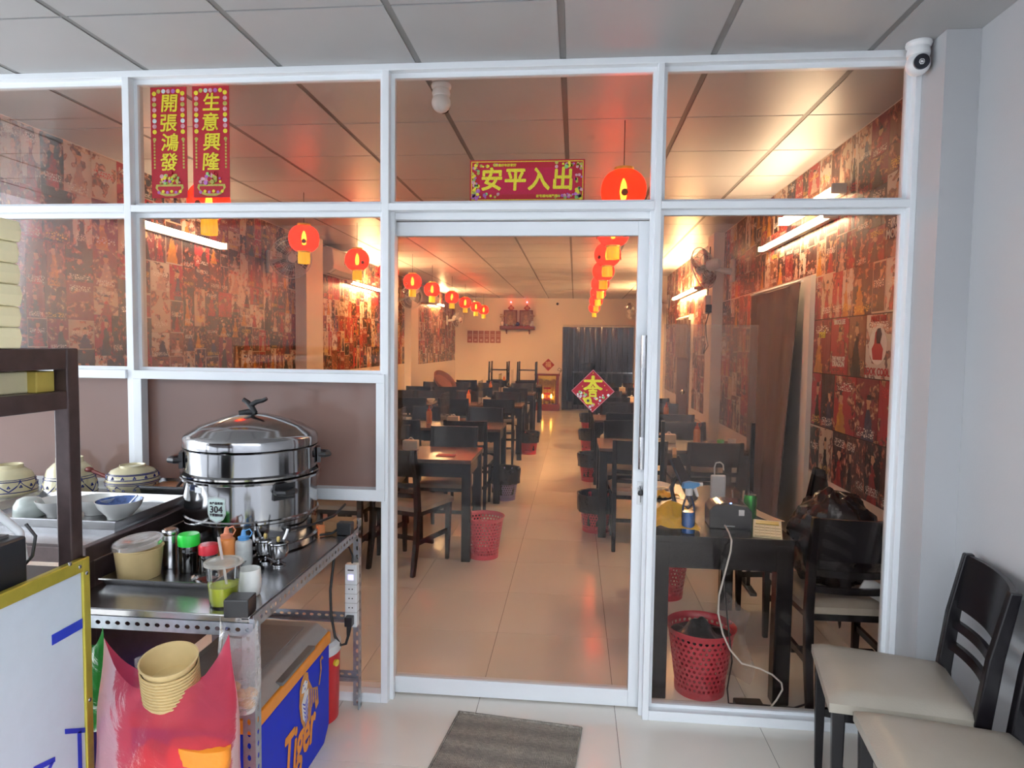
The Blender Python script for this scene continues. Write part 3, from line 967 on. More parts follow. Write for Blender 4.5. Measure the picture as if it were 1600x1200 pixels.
lan = make_lantern()
nth = ['first', 'second', 'third', 'fourth', 'fifth', 'sixth', 'seventh', 'eighth', 'ninth', 'tenth']
LY = [.94, 2.30, 3.58, 4.66, 5.8, 7.0, 8.6, 10.0, 11.4, 12.6]
RY = [.76, 2.02, 3.2, 4.5, 5.95, 7.5, 9.2, 11.5]
first = True
for i, y in enumerate(LY):
    lb = 'glowing red lantern with yellow tassel, %s from the glass in the left row' % nth[i]
    if first:
        lan.location = (-2.13, y, CEIL); lan['label'] = lb; first = False
    else:
        dup(lan, (-2.13, y, CEIL), .4 * i, lb)
for i, y in enumerate(RY):
    dup(lan, (.225 + .0145 * y, y, CEIL), .7 * i, 'glowing red lantern with yellow tassel, %s from the glass in the right row' % nth[i])


# ------------------------------------------------------------------ wall tube lights, fans, air conditioners
def tube_light(label, x, y0, y1, z, side, glow=None):
    """side +1: on left wall facing +x"""
    t = thing('tube_light', label, 'light', (x, (y0 + y1) / 2, z), group='fluorescent tube lights on the walls')
    L = (y1 - y0) / 2
    s = side
    MB().box(*sorted((0, s * .045)), -L, L, -.022, .022).build('batten', AIRW, t, bevel=.004)
    MB().cyl((s * .068, -L + .03, -.004), (s * .068, L - .03, -.004),   .0145, n=14).build('tube', glow or TUBE, t, smooth=True)
    for e in (-1, 1):
        MB().box(*sorted((s * .02, s * .085)), e * L - .012, e * L + .012, -.022, .018).build('end_cap', AIRW, t, bevel=.003)
    return t


def tube_pair(label, x, y0, y1, z, side):
    """box fitting with a bright diffuser"""
    t = thing('tube_light', label, 'light', (x, (y0 + y1) / 2, z), group='fluorescent tube lights on the walls')
    L = (y1 - y0) / 2; s = side
    MB().box(*sorted((0, s * .03)), -L, L, -.03, .03).build('batten', AIRW, t, bevel=.004)
    MB().cyl((s * .055, -L + .01, 0), (s * .055, L - .01, 0), .021, n=16).build('tube', TUBEBOX, t, smooth=True)
    for e in (-1, 1):
        MB().box(*sorted((s * .0, s * .08)), e * L - .012, e * L + .012, -.028, .028).build('end_cap', AIRW, t, bevel=.003)
    return t


tube_pair('bright white tube light on the left poster wall nearest the glass', XL + .002, 1.46, 2.60, 2.385, 1)
tube_light('thin tube light on the left wall below the air conditioner', XL + .002, 5.75, 7.1, 2.39, 1, TUBEFAR)
tube_light('distant tube light at the far end of the left wall', XL + .002, 10.6, 11.9, 2.45, 1, TUBEFAR)
tube_light('long thin tube light on the right poster wall above the curtain', XR - .002, 1.22, 2.60, 2.36, -1, TUBESOFT)
tube_pair('bright box tube light above the thin tube on the right poster wall', XR - .002, 1.13, 2.12, 2.485, -1)
tube_light('tube light on the right wall behind the wall fan', XR - .002, 5.4, 7.2, 2.30, -1, TUBEFAR)
tube_light('distant tube light at the far end of the right wall', XR - .002, 9.6, 10.9, 2.30, -1, TUBEFAR)


def wall_fan(label, loc, side, yaw, group='oscillating fans on the walls'):
    """loc = base on the wall; side +1 left wall; yaw = head turn about z away from the wall normal"""
    t = thing('wall_fan', label, 'fan', loc, group=group)
    s = side
    MB().box(*sorted((0, s * .035)), -.05, .05, -.11, .11).build('wall_base', AIRW, t, bevel=.015)
    MB().tube([(s * .03, 0, -.01), (s * .10, 0, .0), (s * .17, 0, .02), (s * .205, 0, .035)], lambda q: .032 - .012 * q, 12).build('arm', AIRW, t, smooth=True)
    # head frame, facing direction d
    d = Vector((s * math.cos(yaw), -math.sin(yaw), -.22)).normalized()
    c = Vector((s * .215, 0, .05))
    rot = d.to_track_quat('Z', 'Y').to_matrix().to_4x4(); rot.translation = c

    def place(mb):
        mb.v = [tuple(rot @ Vector(v)) for v in mb.v]; return mb
    place(MB().lathe([(0, -.09), (.03, -.088), (.048, -.07), (.055, -.02), (.052, .03), (.03, .05), (0, .052)], 20)).build('motor_housing', AIRW, t, smooth=True)
    g = MB()
    for rr_, z in ((.20, .085), (.17, .055), (.17, .118), (.12, .045), (.12, .128), (.06, .045), (.06, .13)):
        g.tube([(rr_ * math.cos(q * PI / 16), rr_ * math.sin(q * PI / 16), z) for q in range(32)], .0022 if rr_ < .2 else .005, 5, closed=True)
    for q in range(36):
        a = q * PI / 18
        g.tube([(.05 * math.cos(a), .05 * math.sin(a), .043), (.13 * math.cos(a), .13 * math.sin(a), .046), (.20 * math.cos(a), .20 * math.sin(a), .085),
                (.13 * math.cos(a), .13 * math.sin(a), .126), (.04 * math.cos(a), .04 * math.sin(a), .132)], .0013, 4)
    place(g).build('guard', AIRW, t)
    place(MB().lathe([(0, .125), (.04, .126), (.042, .134), (0, .138)], 20)).build('badge', AIRW, t, smooth=True)
    hub = place(MB().lathe([(0, .055), (.03, .055), (.028, .10), (0, .108)], 16)).build('hub', AIRW, t, smooth=True)
    for q in range(3):
        a0 = q * 2 * PI / 3

        def bl(u, v, a0=a0):
            r_ = .03 + .15 * u
            a = a0 + (v - .5) * (1.5 - .3 * u) * (1 if u > .05 else .6)
            return (r_ * math.cos(a), r_ * math.sin(a), .08 + (v - .5) * .045)
        place(MB().slab(bl, 8, 8, (0, 0, .002))).build('blade', FANBLADE, hub)
    MB().tube([(s * .02, .03, -.10), (s * .02, .05, -.25), (s * .015, .02, -.4)], .003, 6).build('pull_cord', WHITECABLE, t)
    return t


wall_fan('offwhite wall fan on the left wall beside the first pilaster', (XL, 3.5, 2.37), 1, .9)
wall_fan('offwhite wall fan on the left wall beside the second pilaster', (XL, 8.2, 2.33), 1, .9)
wall_fan('distant offwhite wall fan at the far end of the left wall', (XL, 12.6, 2.15), 1, .5)
wall_fan('offwhite wall fan on the right wall beside the near pilaster', (XR, 3.72, 2.32), -1, -.75)
wall_fan('offwhite wall fan on the right wall beyond the brown door', (XR, 8.1, 2.32), -1, .6)
wall_fan('distant offwhite wall fan near the kitchen doorway', (XR, 12.2, 2.35), -1, .6)


def aircon(label, y0, y1, z0):
    t = thing('air_conditioner', label, 'air conditioner', (XL, (y0 + y1) / 2, z0), group='split air conditioners on the left wall')
    L = (y1 - y0) / 2
    pr = [(0, 0), (.15, .0), (.205, .045), (.215, .10), (.20, .27), (.17, .30), (0, .30)]
    MB().prism(pr, (0, -L, 0), (1, 0, 0), (0, 0, 1), (0, 2 * L, 0)).build('body', AIRW, t, bevel=.012)
    MB().bar((.185, -L + .05, .018), (.185, L - .05, .018), .09, .006, up=(-.6, 0, 1)).build('louvre', AIRW, t)
    MB().box(.10, .16, -L + .06, L - .06, -.003, .001).build('outlet', BLACKP, t)
    MB().box(.209, .216, L - .22, L - .12, .14, .20).build('display_panel', DARKGREYP, t)
    return t


aircon('offwhite air conditioner high on the left wall past the first pilaster', 4.72, 5.62, 2.40)
aircon('distant offwhite air conditioner high on the left wall past the second pilaster', 9.9, 10.8, 2.40)

# sockets and wires on the right pilaster
t = thing('switch_box', 'pale switch box with dangling wires on the right pilaster', 'switch box', (1.384, 4.33, 2.03))
MB().box(-.05, 0, -.06, .06, -.09, .10).build('box', AIRW, t, bevel=.006)
MB().box(-.06, 0, -.13, -.07, -.08, .0).build('adapter', BLACKP, t, bevel=.004)
MB().tube([(-.02, -.08, -.08), (-.05, -.10, -.2), (-.03, -.04, -.32), (-.02, -.10, -.42), (-.04, .02, -.5), (-.02, .04, -.40)], .005, 6).build('wire', BLACKCABLE, t)
MB().tube([(-.02, 0, .1), (-.012, .0, .3), (-.012, -.02, .6)], .005, 6).build('wire', BLACKCABLE, t)


# ------------------------------------------------------------------ chairs and tables
def make_chair():
    t = thing('dining_chair', 'x', 'chair')
    W = .205
    # seat pad, trapezoid with soft crown
    def seat(u, v):
        y = -.20 + .43 * v
        hw = .192 + .030 * v
        x = (u - .5) * 2 * hw
        e = min(u, 1 - u, v, 1 - v)
        z = .462 + .022 * (1 - max(0, 1 - e / .10) ** 2) + .010 * math.sin(PI * u) * math.sin(PI * v)
        return (x, y, z)
    MB().slab(seat, 14, 14, (0, 0, -.03)).build('seat', VINYL, t, smooth=True)
    fr = MB()
    fr.bar((-.19, .205, .425), (.19, .205, .425), .02, .05).bar((-.175, -.185, .425), (.175, -.185, .425), .02, .05)
    for s in (-1, 1):
        fr.bar((s * .178, -.185, .425), (s * .200, .205, .425), .02, .05)
    fr.build('seat_frame', BLACKWOOD, t)
    for s in (-1, 1):
        MB().add([(s * .188 + a, .195 + b, 0) for a, b in ((-.013, -.013), (.013, -.013), (.013, .013), (-.013, .013))] +
                 [(s * .195 + a, .200 + b, .45) for a, b in ((-.02, -.02), (.02, -.02), (.02, .02), (-.02, .02))],
                 [(0, 3, 2, 1), (4, 5, 6, 7), (0, 1, 5, 4), (1, 2, 6, 5), (2, 3, 7, 6), (3, 0, 4, 7)]).build('leg', BLACKWOOD, t, bevel=.004)
        # rear leg runs on up as back post
        pts = [(s * .186, -.255, 0), (s * .186, -.215, .22), (s * .186, -.198, .45), (s * .190, -.222, .66), (s * .194, -.262, .875)]
        vs = []; fs = []
        for i, (x, y, z) in enumerate(pts):
            w_ = .015 + .003 * math.sin(PI * i / 4); d_ = .016 + .007 * math.sin(PI * i / 4)
            vs += [(x - w_, y - d_, z), (x + w_, y - d_, z), (x + w_, y + d_, z), (x - w_, y + d_, z)]
        for i in range(4):
            for j in range(4):
                fs.append((4 * i + j, 4 * i + (j + 1) % 4, 4 * i + 4 + (j + 1) % 4, 4 * i + 4 + j))
        fs += [(3, 2, 1, 0), (16, 17, 18, 19)]
        MB().add(vs, fs).build('leg', BLACKWOOD, t, bevel=.005)
        MB().bar((s * .187, -.20, .22), (s * .192, .195, .22), .018, .03).build('stretcher', BLACKWOOD, t)

    def arc(z0, z1, th):
        def f(u, v):
            x = (u - .5) * .36
            z = z0 + (z1 - z0) * v
            y = -.205 - max(0, (z - .5)) * .155 - .028 * (1 - (2 * u - 1) ** 2) + .008
            return (x, y, z)
        return MB().slab(f, 12, 3, (0, -th, 0))
    arc(.685, .872, .016).build('back_panel', BLACKWOOD, t, smooth=True)
    arc(.610, .640, .016).build('slat', BLACKWOOD, t, smooth=True)
    arc(.535, .565, .016).build('slat', BLACKWOOD, t, smooth=True)
    MB().bar((-.187, .0, .18), (.187, .0, .18), .018, .028).build('stretcher', BLACKWOOD, t)
    return t


CH = make_chair()
CH_used = [False]


def chair(x, y, rz, label, group):
    if not CH_used[0]:
        CH_used[0] = True
        CH.location = (x, y, 0); CH.rotation_euler = (0, 0, rz); CH['label'] = label; CH['group'] = group
        index_kids(CH)
        return CH
    return dup(CH, (x, y, 0), rz, label, group)


# two porch chairs by the wall
chair(1.100, -.475, PI / 2 - .21, 'dark wooden chair with beige seat by the porch wall, nearer the glass', 'chairs on the porch')
chair(1.085, -.935, PI / 2 - .13, 'dark wooden chair with beige seat at the bottom right corner', 'chairs on the porch')


def make_table(W=1.2, Dp=.62):
    t = thing('dining_table', 'x', 'table', group='black dining tables')
    MB().box(-W / 2, W / 2, -Dp / 2, Dp / 2, .722, .75).build('tabletop', TOPWOOD, t, bevel=.003)
    for s in (-1, 1):
        MB().box(-W / 2 + .06, W / 2 - .06, s * (Dp / 2 - .03) - .011, s * (Dp / 2 - .03) + .011, .62, .722).build('apron', BLACKWOOD, t)
        MB().box(s * (W / 2 - .03) - .011, s * (W / 2 - .03) + .011, -Dp / 2 + .06, Dp / 2 - .06, .62, .722).build('apron', BLACKWOOD, t)
        for q in (-1, 1):
            MB().box(s * (W / 2 - .035) - .033, s * (W / 2 - .035) + .033, q * (Dp / 2 - .035) - .033, q * (Dp / 2 - .035) + .033, 0, .722).build('leg', BLACKWOOD, t, bevel=.004)
    return t


TB = make_table()
TBW = make_table(.90)
TB_used = [False, False]


def wall_table(x, y, label):
    if not TB_used[1]:
        TB_used[1] = True
        TBW.location = (x, y, 0); TBW['label'] = label
        index_kids(TBW); return TBW
    return dup(TBW, (x, y, 0), 0, label)


def table(x, y, label, rz=0):
    if not TB_used[0]:
        TB_used[0] = True
        TB.location = (x, y, 0); TB.rotation_euler = (0, 0, rz); TB['label'] = label
        index_kids(TB); return TB
    return dup(TB, (x, y, 0), rz, label)


ROWN = ['nearest', 'second', 'third', 'fourth', 'last']
LT = [2.245, 4.05, 6.60, 9.0, 11.2]          # table centres, left row
RT = [3.01, 5.12, 7.35, 9.7]                 # right row
GC = 'dining chairs at the tables'
rc = random.Random(3)
for i, y in enumerate(LT):
    xr = -.735 + .012 * i
    table(xr - .6, y, 'black dining table at the aisle, %s of the left row' % ROWN[i])
    for k, dx in enumerate((-.30, -.90)):
        w_ = 'aisle' if k == 0 else 'wall'
        near_rz = rc.uniform(-.12, .12)
        if not (i == 0 and k == 0):
            chair(xr + dx, y - .42, near_rz, 'black chair, back to the glass, %s end of the %s left table' % (w_, ROWN[i]), GC)
        if i < 4: chair(xr + dx, y + .42, PI + rc.uniform(-.1, .1), 'black chair facing the glass, %s end of the %s left table' % (w_, ROWN[i]), GC)
    if i >= 1:
        wall_table(-2.425, y, 'black dining table against the poster wall, %s of the left row' % ROWN[i])
        for k, dx in enumerate((.24, -.24)):
            chair(-2.425 + dx, y - .42, rc.uniform(-.1, .1), 'black chair, back to the glass, %s side of the %s wall table' % (('aisle', 'poster wall')[k], ROWN[i]), GC)
            if i < 4:
                chair(-2.425 + dx, y + .42, PI + rc.uniform(-.1, .1), 'black chair facing the glass, %s side of the %s wall table' % (('aisle', 'poster wall')[k], ROWN[i]), GC)
chair(-1.16, 1.88, -.35, 'black chair turned askew in front of the nearest left table', GC)
for i, y in enumerate(RT):
    xl = .215 + .02 * i
    table(xl + .6, y, 'black dining table right of the aisle, %s of the right row' % ROWN[i])
    for k, dx in enumerate((.30, .86)):
        w_ = 'aisle' if k == 0 else 'wall'
        chair(xl + dx, y - .42, rc.uniform(-.1, .1), 'black chair, back to the glass, %s end of the %s right table' % (w_, ROWN[i]), GC)
        chair(xl + dx, y + .42, PI + rc.uniform(-.1, .1), 'black chair facing the glass, %s end of the %s right table' % (w_, ROWN[i]), GC)
# chairs turned upside down on a far table
for k, (x, y) in enumerate(((-1.60, 11.29), (-1.00, 11.29))):
    c = chair(x, y, .2 * k, 'black chair turned upside down on the last left table, %s one' % ('poster side', 'aisle side')[k], 'upturned chairs on the last left table')
    c.rotation_euler = (PI, 0, 0); c.location = (x, y, 1.2445)


# ------------------------------------------------------------------ waste baskets
def make_basket(m, name='waste_basket'):
    t = thing(name, 'x', 'basket')
    H, r0, r1 = .31, .112, .148

    def f(u, v):
        a = 2 * PI * u; r = r0 + (r1 - r0) * v
        return (r * math.cos(a), r * math.sin(a), .03 + (H - .055) * v)
    MB().perf(f, 34, 11, .62, .66).build('wall', m, t, solid=.003)
    MB().lathe([(r1 - .002, H - .03), (r1 + .001, H - .03), (r1 + .006, H - .012), (r1 + .012, H - .002), (r1 + .010, H), (r1 + .002, H - .006), (r1 - .003, H - .022)], 40).build('rim', m, t, smooth=True)
    MB().lathe([(.0, .012), (r0 - .004, .012), (r0 - .002, .0), (r0 + .001, .0), (r0 + .003, .032), (r0 - .002, .032), (r0 - .004, .014)], 40).build('base', m, t, smooth=True)
    return t


def liner_over(seed):
    """bin liner folded over the rim"""
    def fn(tt, r, z):
        return r + .010 * noise.noise(Vector((math.cos(tt) * 3, math.sin(tt) * 3, z * 14 + seed))) + .004 * math.sin(11 * tt + seed)
    return MB().lathe([(.115, .06), (.138, .28), (.150, .325), (.164, .33), (.166, .30), (.160, .22), (.156, .175 + .0)], 44, fn=fn)


def liner_in(seed):
    def f(u, v):
        a = 2 * PI * u; r = .142 * v
        z = .262 + .075 * noise.noise(Vector((r * 14 * math.cos(a), r * 14 * math.sin(a), seed))) * (1.1 - v) + .09 * math.exp(-((r * math.cos(a) + .02) ** 2 + (r * math.sin(a) + .02) ** 2) / .0035)
        return (r * math.cos(a), r * math.sin(a), z)
    return MB().surf(f, 40, 12)


BAS = {'red': make_basket(REDP), 'pink': make_basket(PINKP), 'lilac': make_basket(LILACP)}
for b_ in BAS.values():
    index_kids(b_)
used = set()


def basket(kind, x, y, label, bag=None, seed=1.0):
    src = BAS[kind]
    if kind not in used:
        used.add(kind); o = src; o.location = (x, y, 0); o['label'] = label
    else:
        o = dup(src, (x, y, 0), seed, label)
    o['group'] = 'waste baskets'
    if bag == 'over':
        liner_over(seed).build('bin_liner', LINER, o, smooth=True)
    elif bag == 'in':
        liner_in(seed).build('bin_liner', LINER, o, smooth=True)
    return o


basket('red', .605, .295, 'red perforated basket with crumpled black liner under the cash desk', 'in', 3.1)
basket('pink', -.66, 2.10, 'empty pink perforated basket beside the nearest left table')
basket('lilac', -.70, 3.98, 'lilac perforated basket in a black liner beside the second left table', 'over', 2.2)
basket('red', -.655, 6.9, 'red basket in a black liner beside the third left table', 'over', 5.2)
basket('red', .205, 2.93, 'red basket in a black liner beside the nearest right table', 'over', 1.3)
basket('red', .215, 5.08, 'red basket in a black liner beside the second right table', 'over', 4.7)
basket('red', .24, 7.3, 'red basket in a black liner beside the third right table', 'over', 7.7)
basket('red', .27, 9.7, 'red basket in a black liner beside the fourth right table', 'over', 9.1)
basket('red', .60, 1.47, 'red basket standing behind the cash desk, seen through its legs', None, 8.1)


# ------------------------------------------------------------------ table ware
def squeeze_bottle(name, label, loc, h, r, body_m, cap_m, tip='spout', group=None):
    t = thing(name, label, 'bottle', loc, group=group)
    MB().lathe([(0, 0), (r * .95, 0), (r, .006), (r, h * .62), (r * .92, h * .68), (r * .62, h * .72), (0, h * .72)], 20).build('body', body_m, t, smooth=True)
    MB().lathe([(r * .66, h * .70), (r * .68, h * .80), (r * .34, h * .83), (r * .22, h * .97), (r * .12, h), (0, h)], 16).build('spout', cap_m, t, smooth=True)
    MB().tube([(r * .2, 0, h * .97), (r * .8, 0, h * 1.02), (r * 1.1, 0, h * .92), (r * .8, 0, h * .80)], .0022, 6).build('cap_strap', cap_m, t)
    return t


ti = 0
TISS = mat('cream_tissue_box', (.72, .62, .48), .5)
REDN = mat('red_menu_card', (.45, .03, .03), .5)
for i, (xr, y) in enumerate([(-.735 + .012 * i, y) for i, y in enumerate(LT)]):
    squeeze_bottle('sauce_bottle', 'orange sauce bottle on the %s left table' % ROWN[i], (xr - .80, y + .05, .751), .19, .030, PEACHB, mat('orange_red_spout', (.75, .12, .03), .4), group='sauce bottles on the tables')
    t = thing('tissue_box', 'cream tissue box on the %s left table' % ROWN[i], 'tissue box', (xr - .55, y + .12, .751), group='tissue boxes on the tables')
    MB().box(-.06, .06, -.035, .035, 0, .075).build('box', TISS, t, bevel=.006)
    MB().surf(lambda u, v: ((u - .5) * .05, (v - .5) * .012, .075 + .03 * math.sin(PI * u) * (1 - abs(v - .5))), 6, 3).build('tissue', PAPER, t)
    tag(MB().box(-.07, .07, -.045, .045, 0, .004).build('menu_card', REDN, loc=(xr - .22, y - .12, .7515), rot=(0, 0, .2 * i)), 'red menu card lying on the %s left table' % ROWN[i], 'menu card', 'menu cards')
    t = thing('acrylic_divider', 'clear acrylic divider standing on the %s left table' % ROWN[i], 'divider', (xr - .62, y, .751), group='acrylic dividers')
    MB().box(-.004, .004, -.22, .22, .012, .33).build('sheet', ACRYL, t)
    for s in (-1, 1):
        MB().box(-.03, .03, s * .15 - .012, s * .15 + .012, 0, .014).build('foot', CUPGLASS, t)
for i, y in enumerate(RT):
    xl = .215 + .02 * i
    squeeze_bottle('sauce_bottle', 'orange sauce bottle on the %s right table' % ROWN[i], (xl + .85, y + .05, .751), .19, .030, PEACHB, MATS['orange_red_spout'], group='sauce bottles on the tables')
    t = thing('tissue_box', 'cream tissue box on the %s right table' % ROWN[i], 'tissue box', (xl + .62, y + .12, .751), group='tissue boxes on the tables')
    MB().box(-.06, .06, -.035, .035, 0, .075).build('box', TISS, t, bevel=.006)
    MB().surf(lambda u, v: ((u - .5) * .05, (v - .5) * .012, .075 + .03 * math.sin(PI * u) * (1 - abs(v - .5))), 6, 3).build('tissue', PAPER, t)
bowlp = [(.0, .004), (.022, .004), (.024, 0), (.027, 0), (.030, .010), (.055, .035), (.062, .055), (.059, .056), (.052, .037), (.028, .014), (0, .012)]
tag(MB().lathe(bowlp, 24).build('soup_bowl', CHINA, smooth=True, loc=(-2.05, 6.6, .751)), 'white soup bowl on the third wall table', 'bowl')
# wicker tray leaning on far table
t = thing('round_basket_tray', 'round brown wicker tray leaning on the fourth wall table', 'tray', (-2.36, 9.05, .90), rot=(.35, .75, 0))
MB().lathe([(0, 0), (.19, 0), (.22, .06), (.235, .06), (.2, -.01), (0, -.01)], 28).build('tray', mat('brown_wicker', (.25, .10, .06), .6, nz=.3, ns=80), t, smooth=True)
MB().tube([(.236 * math.cos(q * PI / 16), .236 * math.sin(q * PI / 16), .06) for q in range(32)], .008, 6, closed=True).build('rim', MATS['brown_wicker'], t)

# ------------------------------------------------------------------ back wall: altars, notices, strip curtain
t = thing('floor_altar', 'red wooden floor altar with lit golden niche by the back wall', 'altar', (-.665, YB - .004, 0))
W = .31
MB().box(-W, W, -.34, 0, 0, .16).build('plinth', REDWOOD, t, bevel=.01)
MB().box(-W + .02, -W + .09, -.32, 0, .16, .86).build('side_panel', REDWOOD, t, bevel=.006)
MB().box(W - .09, W - .02, -.32, 0, .16, .86).build('side_panel', REDWOOD, t, bevel=.006)
MB().box(-W + .09, W - .09, -.02, 0, .16, .86).build('back_panel', mat('altar_back_gold', (.80, .42, .08), .4, nz=.3, ns=30), t)
MB().box(-W, W, -.35, 0, .86, .90).build('roof', REDWOOD, t, bevel=.008)
MB().surf(lambda u, v: (-.22 + .44 * u, -.325, .86 - v * (.11 + .035 * math.sin(PI * u) - .05 * abs(math.sin(3 * PI * u)))), 30, 4).build('carved_valance', GOLD, t)
for s in (-1, 1):
    MB().lathe([(.022, .17), (.016, .2), (.016, .68), (.024, .72)], 12, (s * .19, -.26, 0)).build('pillar', GOLD, t, smooth=True)
    d = MB().sphere((s * .15, -.22, .25), .05, .05, .075, 12, 8).sphere((s * .14, -.22, .34), .032, n=10, m=8).sphere((s * .18, -.2, .45), .035, n=10, m=8).build('gold_dragon', GOLD, t, smooth=True)
MB().box(-.085, .085, -.16, -.13, .25, .56).build('tablet', mat('altar_red_tablet', (.35, .01, .01), .4), t)
text('福德', .10, GOLD, 'lettering', t, (0, -.165, .47), (PI / 2, 0, 0), .001, .002)
text('正神', .10, GOLD, 'lettering', t, (0, -.165, .33), (PI / 2, 0, 0), .001, .002)
for s in (-1, 1):
    MB().lathe([(0, .30), (.018, .31), (.022, .34), (.012, .40), (0, .41)], 12, (s * .105, -.27, 0)).build('altar_lamp', GOLDGLOW, t, smooth=True)
    MB().lathe([(.03, .16), (.012, .18), (.012, .28), (.022, .30)], 12, (s * .105, -.27, 0)).build('lamp_stand', GOLD, t, smooth=True)
MB().lathe([(0, .16), (.03, .16), (.045, .20), (.04, .225), (.0, .21)], 16, (0, -.27, 0)).build('incense_pot', GOLD, t, smooth=True)
tag(MB().tube([(-.38, 13.5, .905), (-.34, 13.5, .95), (-.33, 13.48, 1.02), (-.38, 13.5, 1.05), (-.42, 13.5, 1.0), (-.36, 13.52, .97), (-.30, 13.5, .99)], .007, 6).build('branch_ornament', BLACKCABLE), 'dark curly twig ornament on top of the floor altar', 'ornament')


def diamond(name, label, loc, q, ch):
    t = thing(name, label, 'sticker', loc)
    MB().prism([(0, -q), (q, 0), (0, q), (-q, 0)], (0, 0, 0), (1, 0, 0), (0, 0, 1), (0, -.003, 0)).build('paper', mat('red_wall_paper_sign', (.38, .02, .02), .6), t)
    text(ch, q * 1.0, mat('pale_gold_ink', (.75, .45, .25), .5), 'lettering', t, (0, -.004, 0), (PI / 2, 0, 0), .001, .002)
    return t


diamond('luck_diamond', 'red diamond paper on the back wall above the floor altar', (-.655, YB - .002, 1.115), .155, '福')
diamond('luck_diamond', 'small red diamond under the left altar lamp', (-1.60, YB - .002, 2.51), .085, '福')
diamond('luck_diamond', 'small red diamond under the right altar lamp', (-1.20, YB - .002, 2.51), .085, '福')
t = thing('altar_shelf', 'red wall shelf on the back wall carrying framed portraits', 'shelf', (-1.42, YB - .002, 1.97))
MB().prism([(0, 0), (0, .09), (-.30, .09), (-.30, .03), (-.24, .0)], (-.43, 0, 0), (0, 1, 0), (0, 0, 1), (.86, 0, 0)).build('board', REDWOOD, t, bevel=.006)
MB().prism([(0, 0), (0, -.10), (-.12, 0)], (-.3, 0, 0), (0, 1, 0), (0, 0, 1), (.03, 0, 0)).build('bracket', REDWOOD, t)
MB().prism([(0, 0), (0, -.10), (-.12, 0)], (.27, 0, 0), (0, 1, 0), (0, 0, 1), (.03, 0, 0)).build('bracket', REDWOOD, t)
PORT = mat('dim_portrait_print', (.32, .18, .13), .4, nz=.6, ns=14)
for nm, x in (('left', -1.61), ('right', -1.22)):
    t = thing('portrait_frame', 'red framed altar picture, %s one on the wall shelf' % nm, 'picture frame', (x, YB - .03, 2.062), group='altar pictures')
    MB().box(-.15, .15, -.008, 0, .0, .38).build('picture', PORT, t)
    MB().box(-.165, -.14, -.02, 0, 0, .395).box(.14, .165, -.02, 0, 0, .395).box(-.165, .165, -.02, 0, .37, .395).box(-.165, .165, -.02, 0, 0, .025).build('frame', REDWOOD, t)
    MB().sphere((0, -.012, .22), .05, .004, .06, 12, 8).prism([(-.09, .03), (.09, .03), (.05, .15), (-.05, .15)], (0, -.010, 0), (1, 0, 0), (0, 0, 1), (0, -.002, 0)).build('portrait_figure', mat('pale_portrait_figure', (.55, .35, .22), .5, nz=.4, ns=20), t)
for nm, x in (('left', -1.60), ('right', -1.20)):
    t = thing('altar_led', 'small red glowing lamp above the %s altar picture' % nm, 'lamp', (x, YB - .002, 2.655), group='red altar lamps')
    MB().cyl((0, 0, 0), (0, -.03, 0), .022, n=14).build('socket', REDWOOD, t, smooth=True)
    MB().sphere((0, -.045, 0), .022, n=14, m=10).build('bulb', REDLED, t, smooth=True)
for k, (x, hh, m, nm) in enumerate(((-1.80, .13, CHINA, 'white vase at the left end of the altar shelf'), (-1.42, .10, COBALT, 'dark incense pot in the middle of the altar shelf'),
                                    (-1.06, .13, CHINA, 'white vase at the right end of the altar shelf'))):
    t = thing('altar_vase', nm, 'vase', (x, YB - .16, 2.061))
    MB().lathe([(0, 0), (.03, 0), (.05, hh * .4), (.045, hh * .7), (.025, hh * .85), (.035, hh)], 16).build('body', m, t, smooth=True)
    if k != 1:
        for q in range(7):
            a = q * .9; e = (.05 * math.cos(a), .03 * math.sin(a), hh + .12 + .03 * math.sin(3 * a))
            MB().tube([(0, 0, hh * .8), (e[0] * .5, e[1] * .5, hh + .06), e], .003, 5).sphere(e, .018, n=8, m=6).build('flower', mat('faded_flowers', (.60, .42, .28), .6), t)
for k in range(4):
    x = -1.68 + .17 * k + (.08 if k > 1 else 0)
    tag(MB().lathe([(0, 0), (.02, 0), (.028, .03), (.026, .05), (0, .045)], 14).build('offering_cup', CHINA, smooth=True, loc=(x, YB - .23, 2.061)), 'white offering cup on the altar shelf, %s from the left' % nth[k], 'cup', 'offering cups on the altar shelf')
for k in range(6):
    t = thing('notice_sheet', 'brown patterned notice sheet on the back wall, %s from the left' % nth[k], 'notice', (-2.63 + .143 * k, YB - .002, 1.64), group='notice sheets on the back wall')
    MB().box(-.062, .062, -.003, 0, 0, .30).build('paper', PEACHPAPER, t)
    MB().box(-.03, .03, -.0036, -.003, .04, .09).box(-.045, .045, -.0036, -.003, .2, .215).box(-.045, .045, -.0036, -.003, .16, .175).build('print', mat('notice_ink', (.62, .42, .36), .6), t)
# strip curtain
t = thing('strip_curtain', 'clear plastic strip curtain hanging in the kitchen doorway', 'curtain', (DX0, YB - .02, 0))
MB().box(0, DX1 - DX0, -.02, .0, 2.06, 2.10).build('rail', AIRW, t)
ns = 13
for k in range(ns):
    w_ = (DX1 - DX0) / ns
    ph = rr.uniform(0, 6)
    MB().surf(lambda u, v, k=k, ph=ph: (w_ * k - .015 + u * (w_ + .03), .01 * (k % 2) + .012 * math.sin(PI * u + ph * .2) + .01 * math.sin(5 * v + ph), 2.06 - 2.03 * v), 4, 10).build('strip', PVC, t, smooth=True)
t = thing('kitchen_counter', 'dark kitchen counter seen behind the strip curtain', 'counter', (.7, 15.6, 0))
MB().box(-.75, .9, -.3, .3, .86, .9).build('worktop', STEEL, t)
MB().box(-.72, .87, -.27, .3, 0, .86).build('cabinet', BLACKWOOD, t)
